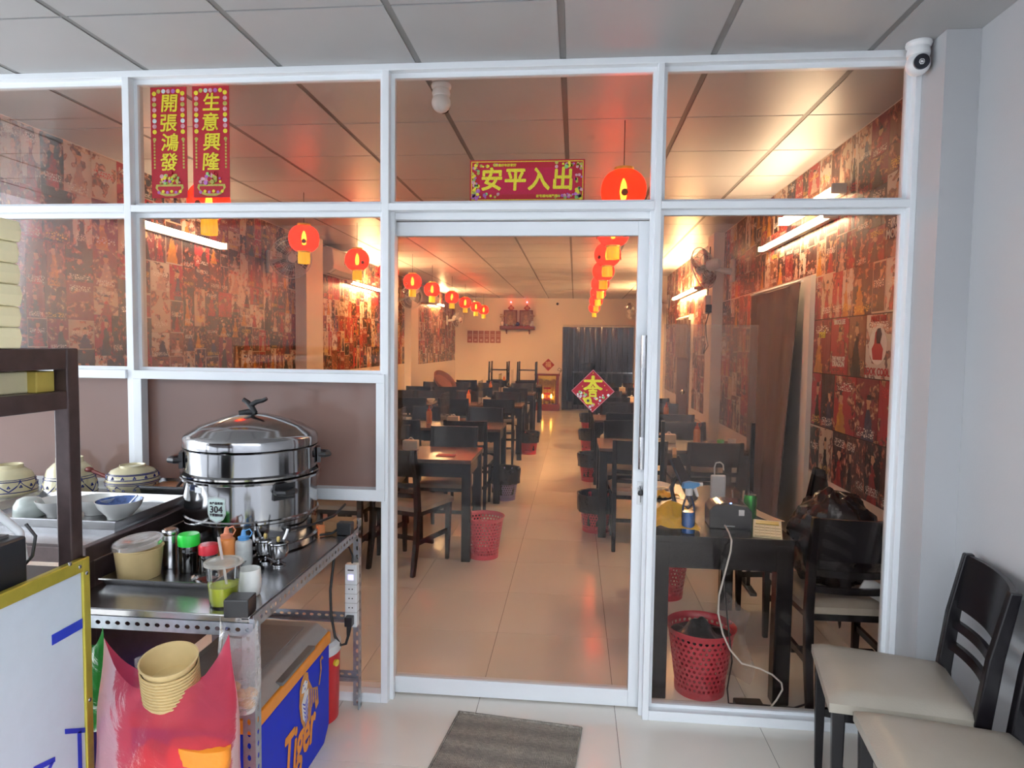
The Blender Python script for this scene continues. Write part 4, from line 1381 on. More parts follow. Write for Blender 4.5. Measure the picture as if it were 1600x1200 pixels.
tag(MB().lathe([(0, 0), (.16, 0), (.2, .1), (.21, .22), (.0, .24)], 20).build('cooking_pot', BLACKWOOD, smooth=True, loc=(.35, 15.5, .9)), 'dark cooking pot on the kitchen counter', 'pot')
t = thing('ceiling_sensor', 'tiny dark dome camera high on the back wall', 'camera', (-.45, YB - .002, 2.62))
MB().cyl((0, 0, 0), (0, -.02, 0), .04, n=16).build('base', AIRW, t, smooth=True)
MB().sphere((0, -.03, 0), .03, n=14, m=10).build('dome', BLACKP, t, smooth=True)


# ------------------------------------------------------------------ curtains and door on the right wall
def drape(label, y0, y1, z0, z1, folds, swing=0):
    t = thing('door_curtain', label, 'curtain', (XR, (y0 + y1) / 2, z0), group='dark curtains on the right wall')
    L = y1 - y0

    def f(u, v):
        g = .022 * math.sin(2 * PI * folds * u + .6 * math.sin(3 * v)) * (.25 + .75 * v)
        return (-.05 - g - swing * v * (1 - u) * .1, -L / 2 + L * u * (1 - .03 * v * swing), (z1 - z0) * (1 - v) - .012 * math.sin(PI * u) * (1 - v))
    MB().slab(f, 60, 16, (.006, 0, 0)).build('cloth', CURT, t, smooth=True)
    MB().cyl((-.045, -L / 2 - .03, z1 - z0 + .005), (-.045, L / 2 + .03, z1 - z0 + .005), .01, n=10).build('curtain_rod', AIRW, t, smooth=True)
    return t


drape('tall dark brown curtain on the right poster wall behind the cash desk', 1.70, 2.88, .30, 2.02, 3, 1)
tag(MB().box(XR - .03, XR, 1.555, 1.665, .0, 2.05).box(XR - .03, XR, 2.885, 2.915, 0, 2.05).build('trim_1', CREAM), 'cream door frame at both edges of the dark curtain', 'trim', kind='structure')
drape('short dark brown curtain above the brown door on the right wall', 5.95, 6.95, 1.45, 1.98, 4)
t = thing('door_2', 'dark brown door on the right wall past the pilaster', 'door', (XR, 6.5, 0), kind='structure')
MB().box(-.03, 0, -.45, .45, 0, 1.95).build('leaf', mat('brown_door_paint', (.10, .045, .04), .4), t, bevel=.004)
MB().sphere((-.07, -.36, 1.0), .03, n=12, m=8).build('knob', POLISH, t, smooth=True)

# added milky sheet behind the desk, standing in for a pale reflection
t = thing('reflection_sheet', 'tall clear sheet behind the cash desk standing in for a reflection', 'screen', (.88, 1.67, 0))
MB().box(-.30, .30, -.003, .003, .30, 1.74).build('sheet', ACRYL, t)
for s in (-1, 1):
    MB().box(s * .29 - .012, s * .29 + .012, -.012, .012, 0, 1.1).build('post', BLACKP, t)
    MB().box(s * .29 - .02, s * .29 + .02, -.15, .15, 0, .02).build('foot', BLACKP, t)

# ------------------------------------------------------------------ cash desk just inside the glass
DKX0, DKX1, DKY0, DKY1 = .365, .975, .185, 1.33
t = thing('cash_desk', 'black table used as cash desk just inside the right pane', 'table', ((DKX0 + DKX1) / 2, (DKY0 + DKY1) / 2, 0))
hx = (DKX1 - DKX0) / 2; hy = (DKY1 - DKY0) / 2
MB().box(-hx, hx, -hy, hy, .722, .75).build('tabletop', BLACKWOOD, t, bevel=.003)
for s in (-1, 1):
    MB().box(-hx + .07, hx - .07, s * (hy - .03) - .011, s * (hy - .03) + .011, .60, .722).build('apron', BLACKWOOD, t)
    MB().box(s * (hx - .03) - .011, s * (hx - .03) + .011, -hy + .07, hy - .07, .60, .722).build('apron', BLACKWOOD, t)
    for q in (-1, 1):
        MB().box(s * (hx - .036) - .036, s * (hx - .036) + .036, q * (hy - .036) - .036, q * (hy - .036) + .036, 0, .722).build('leg', BLACKWOOD, t, bevel=.004)
DZ0 = .7505
# spray bottle
t = thing('spray_bottle', 'spray bottle of blue liquid with blue and white trigger', 'bottle', (.525, .245, DZ0), .25)
MB().lathe([(0, 0), (.029, 0), (.031, .005), (.031, .07), (.030, .12), (.022, .15), (.014, .165), (.013, .175)], 22).build('bottle', CUPGLASS, t, smooth=True)
MB().lathe([(0, .003), (.0285, .003), (.0285, .098), (0, .098)], 22).build('liquid', BLUELIQ, t, smooth=True)
MB().lathe([(.016, .172), (.017, .175), (.017, .20), (.012, .205), (0, .205)], 16).build('collar', WHITEP, t, smooth=True)
hd = MB().prism([(-.035, .205), (.012, .200), (.045, .212), (.048, .228), (.0, .236), (-.03, .230)], (0, -.012, 0), (1, 0, 0), (0, 0, 1), (0, .024, 0)).build('trigger_head', LIGHTBLUE, t, bevel=.004)
MB().prism([(.018, .205), (.034, .205), (.046, .165), (.036, .163)], (0, -.007, 0), (1, 0, 0), (0, 0, 1), (0, .014, 0)).build('trigger', WHITEP, hd, bevel=.002)
MB().cyl((.045, 0, .220), (.062, 0, .220), .009, n=12).build('nozzle', WHITEP, hd, smooth=True)
# yellow cloth
rn = Vector((3, 1, 7))


def clothf(u, v):
    x = (u - .5) * .24; y = (v - .5) * .26
    d = math.hypot(x, y)
    z = .018 + .075 * math.exp(-(x * x + y * y) / .009) * (1 - .75 * math.exp(-((x - .02) ** 2 + (y + .03) ** 2) / .0011)) + .03 * noise.noise(Vector((x * 14, y * 14, 2.2))) + .012 * math.sin(40 * x + 20 * y)
    z *= max(.25, 1 - d * 3.0) * 1.45
    return (x + .015 * noise.noise(Vector((x * 20, y * 20, 9))), y, max(.002, z))


o = MB().slab(clothf, 40, 40, (0, 0, -.0015)).build('cleaning_cloth', CLOTHY, smooth=True, loc=(.462, .34, DZ0 + .0005))
tag(o, 'crumpled yellow cleaning cloth on the cash desk', 'cloth')
o = MB().slab(lambda u, v: ((u - .5) * .20, (v - .5) * .16, .004 + .03 * abs(noise.noise(Vector((u * 5, v * 5, 4))))), 24, 20, (0, 0, -.0015)).build('cleaning_cloth', CLOTHY, smooth=True, loc=(.475, .98, DZ0 + .0005), rot=(0, 0, .5))
tag(o, 'flat yellow cloth under papers at the far end of the cash desk', 'cloth')
for k, (x, y, rz, z) in enumerate(((.43, 1.17, .3, .0335), (.50, 1.22, -.3, .0355))):
    o = MB().slab(lambda u, v: ((u - .5) * .15, (v - .5) * .10, .012 * math.sin(PI * u) * v), 8, 6, (0, 0, -.0006)).build('receipt_paper', PAPER, smooth=True, loc=(x, y, DZ0 + (.0012 if k == 0 else .016)), rot=(0, 0, rz))
    tag(o, ('curled white paper slip at the far left of the cash desk', 'white paper slip lying across the other one on the desk')[k], 'paper', 'paper slips')
# tablet on stand, seen from behind
t = thing('tablet_stand', 'tablet computer tilted on a black stand on the cash desk', 'tablet', (.575, .80, DZ0), 1.15)
MB().box(-.07, .07, -.06, .06, 0, .012).build('base', BLACKP, t, bevel=.004)
MB().tube([(0, .03, .01), (0, .05, .08), (0, .02, .15)], .011, 10).build('arm', BLACKP, t, smooth=True)
MB().bar((.0, -.075, .02), (0, .04, .25), .15, .012, up=(0, 1, .4)).build('screen_back', mat('navy_device_shell', (.02, .025, .04), .25), t, bevel=.004)
MB().bar((-.04, .025, .262), (.04, .05, .285), .02, .02).build('clamp', BROWNCARD, t)
# receipt printer
t = thing('receipt_printer', 'black receipt printer with blue light on the cash desk', 'printer', (.735, .405, DZ0), -.04)
MB().prism([(-.095, 0), (.095, 0), (.095, .085), (.075, .108), (.0, .118), (-.075, .108), (-.095, .085)], (0, -.075, 0), (1, 0, 0), (0, 0, 1), (0, .15, 0)).build('body', mat('black_printer_shell', (.03, .03, .033), .38), t, bevel=.006)
MB().surf(lambda u, v: (-.065 + .13 * u, -.06 + .12 * v, .1125 + .0075 * math.sin(PI * u)), 10, 4).build('lid', mat('glossy_black_lid', (.02, .018, .018), .1, coat=1), t, smooth=True)
MB().box(.035, .06, -.0768, -.075, .065, .092).build('label_sticker', WHITEP, t)
MB().box(-.03, .02, -.0766, -.075, .012, .016).build('logo_print', GREYPRINT, t)
MB().cyl((.0, -.066, .1165), (.0, -.066, .1205), .004, n=10).build('status_light', emitter('blue_status_glow', (.1, .2, 1.0), 6), t)
# green can
t = thing('drink_can', 'green drink can with open tab beside the printer', 'can', (.873, .545, DZ0))
MB().lathe([(0, .004), (.022, .004), (.026, 0), (.031, .010), (.031, .105), (.027, .116), (.0262, .118)], 24).build('body', mat('green_can_paint', (.05, .36, .06), .25, .7, nz=.3, ns=30), t, smooth=True)
MB().lathe([(0, .113), (.024, .113), (.0262, .118), (.028, .119)], 24).build('lid', POLISH, t, smooth=True)
MB().tube([(.005, 0, .114), (.008, 0, .13), (.004, .004, .136), (-.002, 0, .13), (.0, 0, .115)], .002, 6).build('tab', POLISH, t)
# glass tumbler
tag(MB().lathe([(0, .006), (.028, .006), (.034, .09), (.036, .09), (.031, 0), (0, 0)], 24).build('glass_tumbler', CUPGLASS, smooth=True, loc=(.875, .80, DZ0)), 'clear glass tumbler behind the green can', 'glass')
# white power bank with loop
t = thing('power_bank', 'white power bank with grey cord loop standing on the desk', 'power bank', (.775, .82, DZ0), .1)
MB().box(-.04, .04, -.012, .012, .01, .16).build('case', WHITEP, t, bevel=.008)
MB().box(-.035, .035, -.03, .03, 0, .01).build('stand', BLACKP, t, bevel=.002)
MB().tube([(-.02, 0, .158), (-.022, 0, .20), (-.014, 0, .225), (.008, 0, .228), (.024, 0, .215), (.028, 0, .185)], .0038, 8).build('cord_loop', WHITECABLE, t, smooth=True)
# calculator
t = thing('calculator', 'pale desk calculator with yellowish display at the desk corner', 'calculator', (.885, .285, DZ0 + .004), rot=(.16, 0, -.25))
MB().prism([(-.085, 0), (.085, 0), (.085, .024), (-.085, .012)], (-.062, 0, 0), (0, 1, 0), (0, 0, 1), (.124, 0, 0)).build('case', mat('beige_calculator_case', (.50, .44, .28), .35), t, bevel=.003)
MB().bar((-.05, .055, .0232), (.05, .055, .0232), .036, .003).build('display', mat('calculator_display', (.62, .50, .12), .15), t)
for a in range(5):
    for b_ in range(4):
        x = -.045 + .0225 * a; y = -.066 + .026 * b_
        z = .0125 + (y + .085) / .17 * .012
        MB().box(x - .0095, x + .0095, y - .010, y + .010, z, z + .004).build('key', mat('calculator_key', (.62, .55, .36), .4), t)
# paper and plastic by the curtain
o = MB().slab(lambda u, v: ((u - .5) * .30, (v - .5) * .07, .002 + .03 * (1 - u) ** 2), 12, 4, (0, 0, -.001)).build('brown_paper', mat('beige_wrapping_paper', (.55, .40, .28), .6), smooth=True, loc=(.93, .62, DZ0 + .001), rot=(0, 0, -1.1))
tag(o, 'strip of beige wrapping paper along the desk edge', 'paper')
# lead: white cable from desk to floor
o = MB().tube([(.70, .30, .775), (.70, .22, .765), (.70, .165, .745), (.695, .155, .70), (.672, .15, .60), (.650, .15, .50), (.650, .155, .42), (.672, .155, .33), (.705, .15, .26), (.755, .14, .205), (.83, .135, .19),
               (.885, .135, .165), (.925, .135, .13), (.93, .135, .10), (.905, .13, .055), (.88, .13, .02), (.88, .13, .006), (.93, .125, .006), (1.02, .12, .006), (1.12, .13, .006)], .004, 8)
tag(o.build('white_cable', WHITECABLE, smooth=True), 'white cable drooping from the cash desk to the floor', 'cable')
t = thing('power_adapter', 'black power adapter with cable on the floor by the glass', 'adapter', (.79, .15, 0), .05)
MB().box(-.06, .06, -.026, .026, 0, .034).build('brick', BLACKP, t, bevel=.005)
MB().tube([(-.06, 0, .017), (-.085, 0, .02), (-.09, .01, .08), (-.07, .02, .2), (-.085, .02, .31), (-.09, .06, .42), (-.10, .1, .60), (-.09, .16, .72)], .0035, 6).build('cable', BLACKCABLE, t)
MB().tube([(.06, 0, .017), (.1, -.003, .015), (.2, .0, .008), (.26, .03, .01), (.30, .08, .05)], .0045, 6).build('cable', BLACKCABLE, t)

# chair with black bag at the desk end and another behind
chair(1.222, .375, 0.02, 'black chair holding a black rubbish bag beside the cash desk', 'chairs at the cash desk')
chair(1.235, 1.12, PI / 2 + .15, 'black chair pulled up behind the cash desk', 'chairs at the cash desk')


def bagf(v):
    n1 = noise.noise(v * 2.2 + Vector((1, 5, 2))); n2 = noise.noise(v * 5.5 + Vector((8, 1, 3))); n3 = abs(noise.noise(v * 11 + Vector((2, 2, 9))))
    return 1 + .20 * n1 + .11 * n2 + .06 * n3


o = MB().sphere((0, 0, .20), .205, .19, .225, 48, 30, fn=bagf)
o.v = [(x, y, max(0, z)) for x, y, z in o.v]
o = o.build('rubbish_bag', BLACKBAG, smooth=True, loc=(1.225, .42, .490))
tag(o, 'crumpled shiny black rubbish bag heaped on the chair', 'bag')
o = MB().surf(lambda u, v: (.94 + .12 * u + .02 * math.sin(7 * v), .20 + .05 * math.sin(4 * u + 3 * v), .02 + .42 * v * (1 - .25 * u)), 14, 16).build('plastic_bag', CLEARBAG, smooth=True)
o.location = (-.22, .16, 0)
tag(o, 'clear plastic bag slumped on the floor behind the desk leg', 'bag')

# small things on the prop chair and the table behind
tag(MB().box(-.10, .10, -.003, .003, 0, .07).build('wall_notice_strip', mat('pale_notice', (.62, .66, .66), .5), loc=(1.33, .17, .50), rot=(0, .5, 0)), 'pale paper strip hanging from the chair back by the glass', 'paper')
tag(MB().lathe([(0, 0), (.028, 0), (.03, .07), (.03, .075), (0, .075)], 18).build('green_lid_jar', mat('jar_green_lid', (.05, .55, .05), .4), smooth=True, loc=(1.22, 2.85, .751)), 'small jar with green lid on the nearest right table', 'jar')
tag(MB().lathe([(0, 0), (.03, 0), (.034, .09), (0, .09)], 18).build('white_cup', CHINA, smooth=True, loc=(1.30, 2.8, .751)), 'white cup beside the green lidded jar', 'cup')

# ------------------------------------------------------------------ porch: door mat
def mat_material():
    t = NT('woven_grey_rug')
    tc = t.n('TexCoord').outputs['Object']
    w1 = t.n('TexWave', Vector=tc, _bands_direction='X', Scale=55.0, Distortion=3.0, Detail=2.0).outputs[0]
    w2 = t.n('TexWave', Vector=tc, _bands_direction='Y', Scale=3.2, Distortion=2.0, Detail=2.0).outputs[0]
    nz = t.n('TexNoise', Vector=t.n('Mapping', Vector=tc, Scale=(1, 3, 1)).outputs[0], Scale=60.0, Detail=4.0).outputs[0]
    c = t.ramp(t.math('MULTIPLY_ADD', nz, .6, t.math('MULTIPLY', w1, .4)), [(.25, (.18, .165, .15)), (.5, (.34, .31, .26)), (.75, (.56, .51, .43))])
    c = t.mix(t.math('MULTIPLY', w2, .35), c, (.10, .09, .085, 1))
    b = t.n('BsdfPrincipled', Base_Color=c, Roughness=.95, Normal=t.n('Bump', Strength=.6, Distance=.004, Height=w1).outputs[0])
    return t.done(b.outputs[0])


t = thing('door_mat', 'grey woven door mat on the porch tiles before the door', 'mat', (-.232, -.292, .0), -.115)
RUG = mat_material()
MB().slab(lambda u, v: ((u - .5) * .53, (v - .5) * .44, .007 + .0012 * math.sin(14 * v) + .006 * max(0, (abs(u - .5) - .46) / .04) * max(0, (v - .93) / .07)), 40, 30, (0, 0, -.006)).build('weave', RUG, t, smooth=True)
for s in (-1, 1):
    MB().tube([(s * .262, -.22 + .44 * q / 12, .009) for q in range(13)], .006, 6).build('hem', RUG, t, smooth=True)
MB().tube([(-.262 + .524 * q / 12, .217, .0095) for q in range(13)], .006, 6).build('hem', RUG, t, smooth=True)


# ------------------------------------------------------------------ slotted angle prep table with stainless top
def slot_strip(p, q, up, w, n):
    p = Vector(p); q = Vector(q); up = Vector(up)
    return MB().perf(lambda u, v: p + (q - p) * u + up * (w * v), n, 1, .55, .34, stagger=False)


PT = thing('prep_table', 'slotted angle steel prep table with stainless top', 'table', (0, 0, 0))
PX0, PX1, PY0, PY1, PZ = -1.518, -.905, -1.0, -.032, .80
MB().box(PX0, PX1 - .012, PY0 + .004, PY1, PZ - .006, PZ).box(PX0, PX1 - .012, PY0, PY0 + .004, PZ - .020, PZ + .0).build('steel_top', STEEL, PT, bevel=.002)
slot_strip((PX0, PY0 - .003, PZ - .058), (PX1, PY0 - .003, PZ - .058), (0, 0, 1), .038, 20).build('front_rail', ANGLE, PT, solid=.002)
slot_strip((PX1, PY0, PZ - .040), (PX1, PY1, PZ - .040), (0, 0, 1), .042, 30).build('side_rail', ANGLE, PT, solid=.002)
MB().box(PX0, PX1 - .004, PY0, PY0 + .034, PZ - .024, PZ - .021).box(PX1 - .036, PX1 - .004, PY0, PY1, PZ - .010, PZ - .007).build('rail_flange', ANGLE, PT)
for x, y, sx, sy in ((PX1, PY1, -1, -1), (PX1 - .0, PY0 + .002, -1, 1), (PX0, PY1, 1, -1), (PX0, PY0 + .002, 1, 1)):
    o = slot_strip((x, y, 0), (x, y, .835 if (x == PX1 and y == PY1) else .79), (0, sy, 0), .036, 22)
    o.v += []
    s2 = slot_strip((x, y, 0), (x, y, .835 if (x == PX1 and y == PY1) else .79), (sx, 0, 0), .036, 22)
    o.add(s2.v, s2.f)
    o.build('leg', ANGLE, PT, solid=.002)
for z in (.385, .125):
    slot_strip((PX0, PY1 - .004, z), (PX1, PY1 - .004, z), (0, 0, 1), .034, 18).build('rear_rail', ANGLE, PT, solid=.002)
    MB().box(PX0, PX1, PY1 - .036, PY1 - .006, z, z + .003).build('rear_flange', ANGLE, PT)
tag(MB().box(-.035, .035, -.033, .033, 0, .052).build('black_block', BLACKP, bevel=.003, loc=(-.952, -.985, PZ + .001), rot=(0, 0, .1)), 'matt black block on the front corner of the prep table', 'box')

# long stainless tray on the table
TR = (-1.505, -1.128, -.835, -.40)


def tray(name, label, x0, x1, y0, y1, z, h, m, parent=None):
    t = thing(name, label, 'tray', ((x0 + x1) / 2, (y0 + y1) / 2, z))
    a = (x1 - x0) / 2; b = (y1 - y0) / 2; w_ = .014
    vs = []; fs = []
    rings = [(a - w_, b - w_, .003), (a - .004, b - .004, h), (a, b, h), (a, b, h - .004), (a - .004, b - .004, h - .002 - .0), (a - w_ - .001, b - w_ - .001, 0)]
    for (p, q, z_) in rings:
        vs += [(-p, -q, z_), (p, -q, z_), (p, q, z_), (-p, q, z_)]
    for i in range(len(rings) - 1):
        for j in range(4):
            fs.append((4 * i + j, 4 * i + 4 + j, 4 * i + 4 + (j + 1) % 4, 4 * i + (j + 1) % 4))
    n = 4 * (len(rings) - 1)
    fs += [(0, 1, 2, 3), (n + 3, n + 2, n + 1, n)]
    MB().add(vs, fs).build('pan', m, t)
    return t


tray('steel_tray', 'long stainless tray carrying sauce bottles on the prep table', *TR, PZ + .0005, .026, STEEL)
TZ = PZ + .0045
# steamer
t = thing('steamer_pot', 'large stainless two tier steamer with domed lid', 'steamer', (-1.268, -.278, PZ))
Rb = .247
low = MB().lathe([(0, .004), (Rb - .012, .004), (Rb - .004, .0), (Rb + .004, .006), (Rb + .006, .03), (Rb - .004, .036), (Rb, .045), (Rb, .115), (Rb + .005, .120), (Rb + .005, .128), (Rb, .133), (Rb, .262), (Rb + .012, .266), (Rb + .014, .274), (Rb + .006, .280), (Rb - .01, .280)], 64).build('lower_pot', POLISH, t, smooth=True)
MB().lathe([(Rb - .01, .281), (Rb + .012, .283), (Rb + .013, .290), (Rb - .002, .296), (Rb - .004, .378), (Rb + .006, .384), (Rb - .008, .388)], 64).build('steamer_tier', POLISH, t, smooth=True)
lid = MB().lathe([(Rb - .010, .386), (Rb + .003, .388), (Rb + .003, .420), (Rb - .002, .428), (Rb - .012, .436), (Rb - .045, .455), (Rb - .05, .460), (.11, .490), (.06, .503), (0, .508)], 64).build('lid', POLISH, t, smooth=True)
MB().tube([(-.045, -.012, .505), (-.015, -.004, .512), (.012, .0, .512)], .012, 10).tube([(.012, 0, .505), (.0, 0, .53), (-.016, .0, .548), (-.035, .0, .56)], lambda q: .013 - .004 * q, 10).tube([(-.004, 0, .538), (.02, 0, .552), (.045, .0, .557), (.062, 0, .566)], lambda q: .011 - .004 * q, 10).build('lid_handle', BLACKP, lid, smooth=True)


def side_handle(a, z, parent):
    o = MB()
    c = Vector((math.cos(a) * Rb, math.sin(a) * Rb, z)); n_ = Vector((math.cos(a), math.sin(a), 0)); tg = Vector((-math.sin(a), math.cos(a), 0)); up = Vector((0, 0, 1))
    pts = [c - tg * .03 + n_ * .004, c - tg * .032 + n_ * .028, c - tg * .015 + n_ * .045, c + tg * .015 + n_ * .045, c + tg * .032 + n_ * .028, c + tg * .03 + n_ * .004]
    o.tube(pts, .012, 8)
    o.prism([(-.042, -.030), (.042, -.030), (.036, .030), (-.036, .030)], c - n_ * .002, tg, up, n_ * .014)
    return o.build('side_handle', BLACKP, parent, smooth=True)


side_handle(R(205), .335, t)
side_handle(R(-38), .235, low)
side_handle(R(142), .235, low)
side_handle(R(25), .335, t)
a = R(-99)
bt = thing('x', None, None)
bpy.data.objects.remove(bt)
cx_, cy_ = Rb + .0005, 0


def on_pot(pts2, z, a0, name, m, parent, rr_=Rb + .0012):
    """flat outline wrapped round the pot wall"""
    o = MB(); vs = []
    for x, y in pts2:
        q = a0 + x / rr_
        vs.append((rr_ * math.cos(q), rr_ * math.sin(q), z + y))
    o.add(vs, [tuple(range(len(vs)))])
    return o.build(name, m, parent)


SH = [(-.036, .043), (0, .050), (.036, .043), (.036, -.015), (.026, -.035), (0, -.048), (-.026, -.035), (-.036, -.015)]
A0 = R(-93)
on_pot(SH, .178, A0, 'badge_sticker', mat('grey_badge_print', (.50, .54, .54), .3), low)
on_pot([(x * .88, y * .88) for x, y in SH], .178, A0, 'badge_sticker', mat('pale_mint_badge', (.62, .76, .72), .3), low, Rb + .0018)
o = text('304', .034, PRINTD, 'lettering', low, ((Rb + .0026) * math.cos(A0), (Rb + .0026) * math.sin(A0), .180), (PI / 2, 0, A0 + PI / 2), .0003, .0008)
text('本产品采用', .0105, PRINTD, 'lettering', low, ((Rb + .0026) * math.cos(A0), (Rb + .0026) * math.sin(A0), .203), (PI / 2, 0, A0 + PI / 2), .0003, .0004)
text('不锈钢材质', .0105, PRINTD, 'lettering', low, ((Rb + .0026) * math.cos(A0), (Rb + .0026) * math.sin(A0), .160), (PI / 2, 0, A0 + PI / 2), .0003, .0004)
on_pot([(-.016, -.010), (.016, -.010), (.016, .010), (-.016, .010)], .245, R(-112), 'label_sticker', WHITEP, low)
MB().tube([(Rb * math.cos(-.62), Rb * math.sin(-.62), .09), (Rb * math.cos(-.62) + .02, Rb * math.sin(-.62) - .01, .09), (.27, -.05, .085), (.31, .06, .09), (.33, .14, .12)], .005, 8).build('power_lead', BLACKCABLE, low)
o = MB().cyl((Rb * math.cos(-.62), Rb * math.sin(-.62), .09), ((Rb + .02) * math.cos(-.62), (Rb + .02) * math.sin(-.62), .09), .011, n=12).build('inlet_plug', BLACKP, low)

# yellow soup tub with loose lid
t = thing('soup_tub', 'yellow paper soup tub with tilted clear lid', 'tub', (-1.435, -.735, TZ))
MB().lathe([(0, .003), (.060, .003), (.061, 0), (.064, 0), (.074, .094), (.077, .096), (.0765, .099), (.072, .098), (.062, .006), (0, .006)], 36).build('bowl', KRAFT, t, smooth=True)
l = MB().lathe([(0, .006), (.03, .006), (.034, .009), (.062, .010), (.068, .013), (.077, .012), (.079, .006), (.0795, .0)], 36).build('lid', film('cloudy_lid_film', (.72, .68, .66), .6, .2, .4, 20, .1), t, smooth=True, loc=(-.004, .004, .106), rot=(.12, -.06, 0))
# canister
t = thing('shaker_canister', 'brushed steel shaker canister beside the soup tub', 'canister', (-1.385, -.64, TZ))
MB().lathe([(0, 0), (.0265, 0), (.0275, .003), (.0275, .112), (.0265, .114), (.0275, .116), (.0275, .128), (.024, .133), (0, .134)], 28).build('body', STEEL, t, smooth=True)
MB().lathe([(0, .1342), (.018, .1342), (.018, .1352), (0, .1352)], 20).build('top_disc', mat('copper_tinted_lid', (.55, .30, .18), .3, .8), t)


def jar(name, label, loc, r, h, cap, caph, body=SOY):
    t = thing(name, label, 'jar', loc)
    MB().lathe([(0, .0), (r * .93, 0), (r, .006), (r, h * .50), (r * 1.02, h * .54), (r, h * .58), (r, h - caph - .006), (r * .92, h - caph), (0, h - caph)], 28).build('jar', body, t, smooth=True)
    MB().lathe([(r * .96, h - caph - .002), (r * 1.04, h - caph), (r * 1.04, h - .006), (r * .94, h), (0, h + .002)], 28, fn=lambda tt, q, z: q * (1 + .008 * math.sin(40 * tt))).build('cap', cap, t, smooth=True)
    return t


jar('sauce_jar', 'dark sauce jar with bright green cap', (-1.300, -.668, TZ), .034, .128, GREENCAP, .038)
jar('sauce_jar', 'dark sauce jar with red cap', (-1.222, -.683, TZ), .030, .100, REDCAP, .032)
squeeze_bottle('squeeze_bottle', 'orange squeeze bottle standing before the steamer', (-1.205, -.595, TZ), .135, .030, PEACHB, mat('salmon_cap', (.85, .30, .16), .4))
squeeze_bottle('squeeze_bottle', 'cloudy squeeze bottle with light blue cap', (-1.148, -.585, TZ), .125, .029, FROST, LIGHTBLUE)


def spice_cup(label, loc, rz):
    t = thing('spice_cup', label, 'cup', loc, rz, group='steel spice cups')
    t.scale = (1.15, 1.15, 1.15)
    MB().lathe([(0, .003), (.020, .003), (.022, 0), (.022, .004), (.008, .010), (.009, .016), (.026, .028), (.031, .045), (.030, .066), (.032, .068), (.029, .069), (0, .069)], 28).build('cup', POLISH, t, smooth=True)
    MB().lathe([(.032, .0695), (.031, .073), (.018, .077), (0, .078)], 28).build('lid', POLISH, t, smooth=True)
    MB().lathe([(.005, .077), (.006, .084), (.004, .089), (0, .09)], 12).build('knob', mat('brass_knob', (.55, .42, .15), .3, .8), t, smooth=True)
    MB().tube([(.012, .012, .07), (.022, .018, .092), (.026, .02, .106)], .005, 8).build('spoon', POLISH, t, smooth=True)
    return t


spice_cup('steel spice cup with lid and spoon, nearer the steamer', (-1.092, -.535, PZ + .001), 2.2)
spice_cup('steel spice cup with lid and spoon, nearer the table edge', (-1.030, -.565, PZ + .001), .3)
# iced drink
t = thing('drink_cup', 'clear plastic cup half full of green juice with a straw', 'cup', (-1.035, -.925, PZ + .001))
MB().lathe([(0, .003), (.036, .003), (.037, 0), (.039, .004), (.049, .125), (.051, .127)], 32).build('cup', CUPGLASS, t, smooth=True)
MB().lathe([(0, .005), (.0365, .005), (.042, .06), (0, .06)], 32).build('juice', MELON, t, smooth=True)
MB().lathe([(.050, .122), (.055, .124), (.056, .130), (.052, .134), (.046, .131), (.03, .136), (0, .137)], 32).build('lid', film('milky_cup_lid', (.80, .76, .68), .55, .2, .4, 20, .1), t, smooth=True)
MB().cyl((.012, .008, .02), (-.012, -.004, .205), .0042, n=10).build('straw', film('clear_straw', (.85, .80, .78), .5, .15, .4, 20, .05), t, smooth=True)
t = thing('tea_cup', 'white tapered china cup beside the green drink', 'cup', (-.998, -.842, PZ + .001))
MB().lathe([(0, .003), (.028, .003), (.030, 0), (.034, .006), (.037, .03), (.035, .082), (.033, .083), (.034, .03), (.028, .010), (0, .009)], 30).build('body', CHINA, t, smooth=True)
t = thing('sauce_dish', 'clear lidded dish of dark red paste on the tray', 'dish', (-1.175, -.775, TZ))
MB().lathe([(0, .002), (.028, .002), (.036, .022), (.038, .022), (.03, 0), (0, 0)], 24).build('dish', CUPGLASS, t, smooth=True)
MB().lathe([(0, .003), (.027, .003), (.032, .014), (0, .015)], 20).build('paste', mat('chili_paste', (.16, .015, .01), .3), t, smooth=True)
MB().lathe([(.038, .022), (.034, .03), (0, .034)], 24).build('lid', CUPGLASS, t, smooth=True, loc=(-.012, 0, .004), rot=(0, -.35, 0))
tag(MB().box(-.05, .06, -.04, .04, 0, .045).build('cardboard_piece', BROWNCARD, loc=(-.975, -.10, PZ + .001)), 'brown cardboard box at the back corner of the prep table', 'box')
t = thing('plug_adapter', 'black plug box at the back end of the prep table', 'adapter', (-.93, -.16, PZ + .001))
MB().box(-.03, .03, -.022, .022, 0, .05).build('body', BLACKP, t, bevel=.003)
MB().tube([(-.03, 0, .02), (-.05, -.02, .006), (-.09, -.05, .006)], .005, 8).build('cable', BLACKCABLE, t)

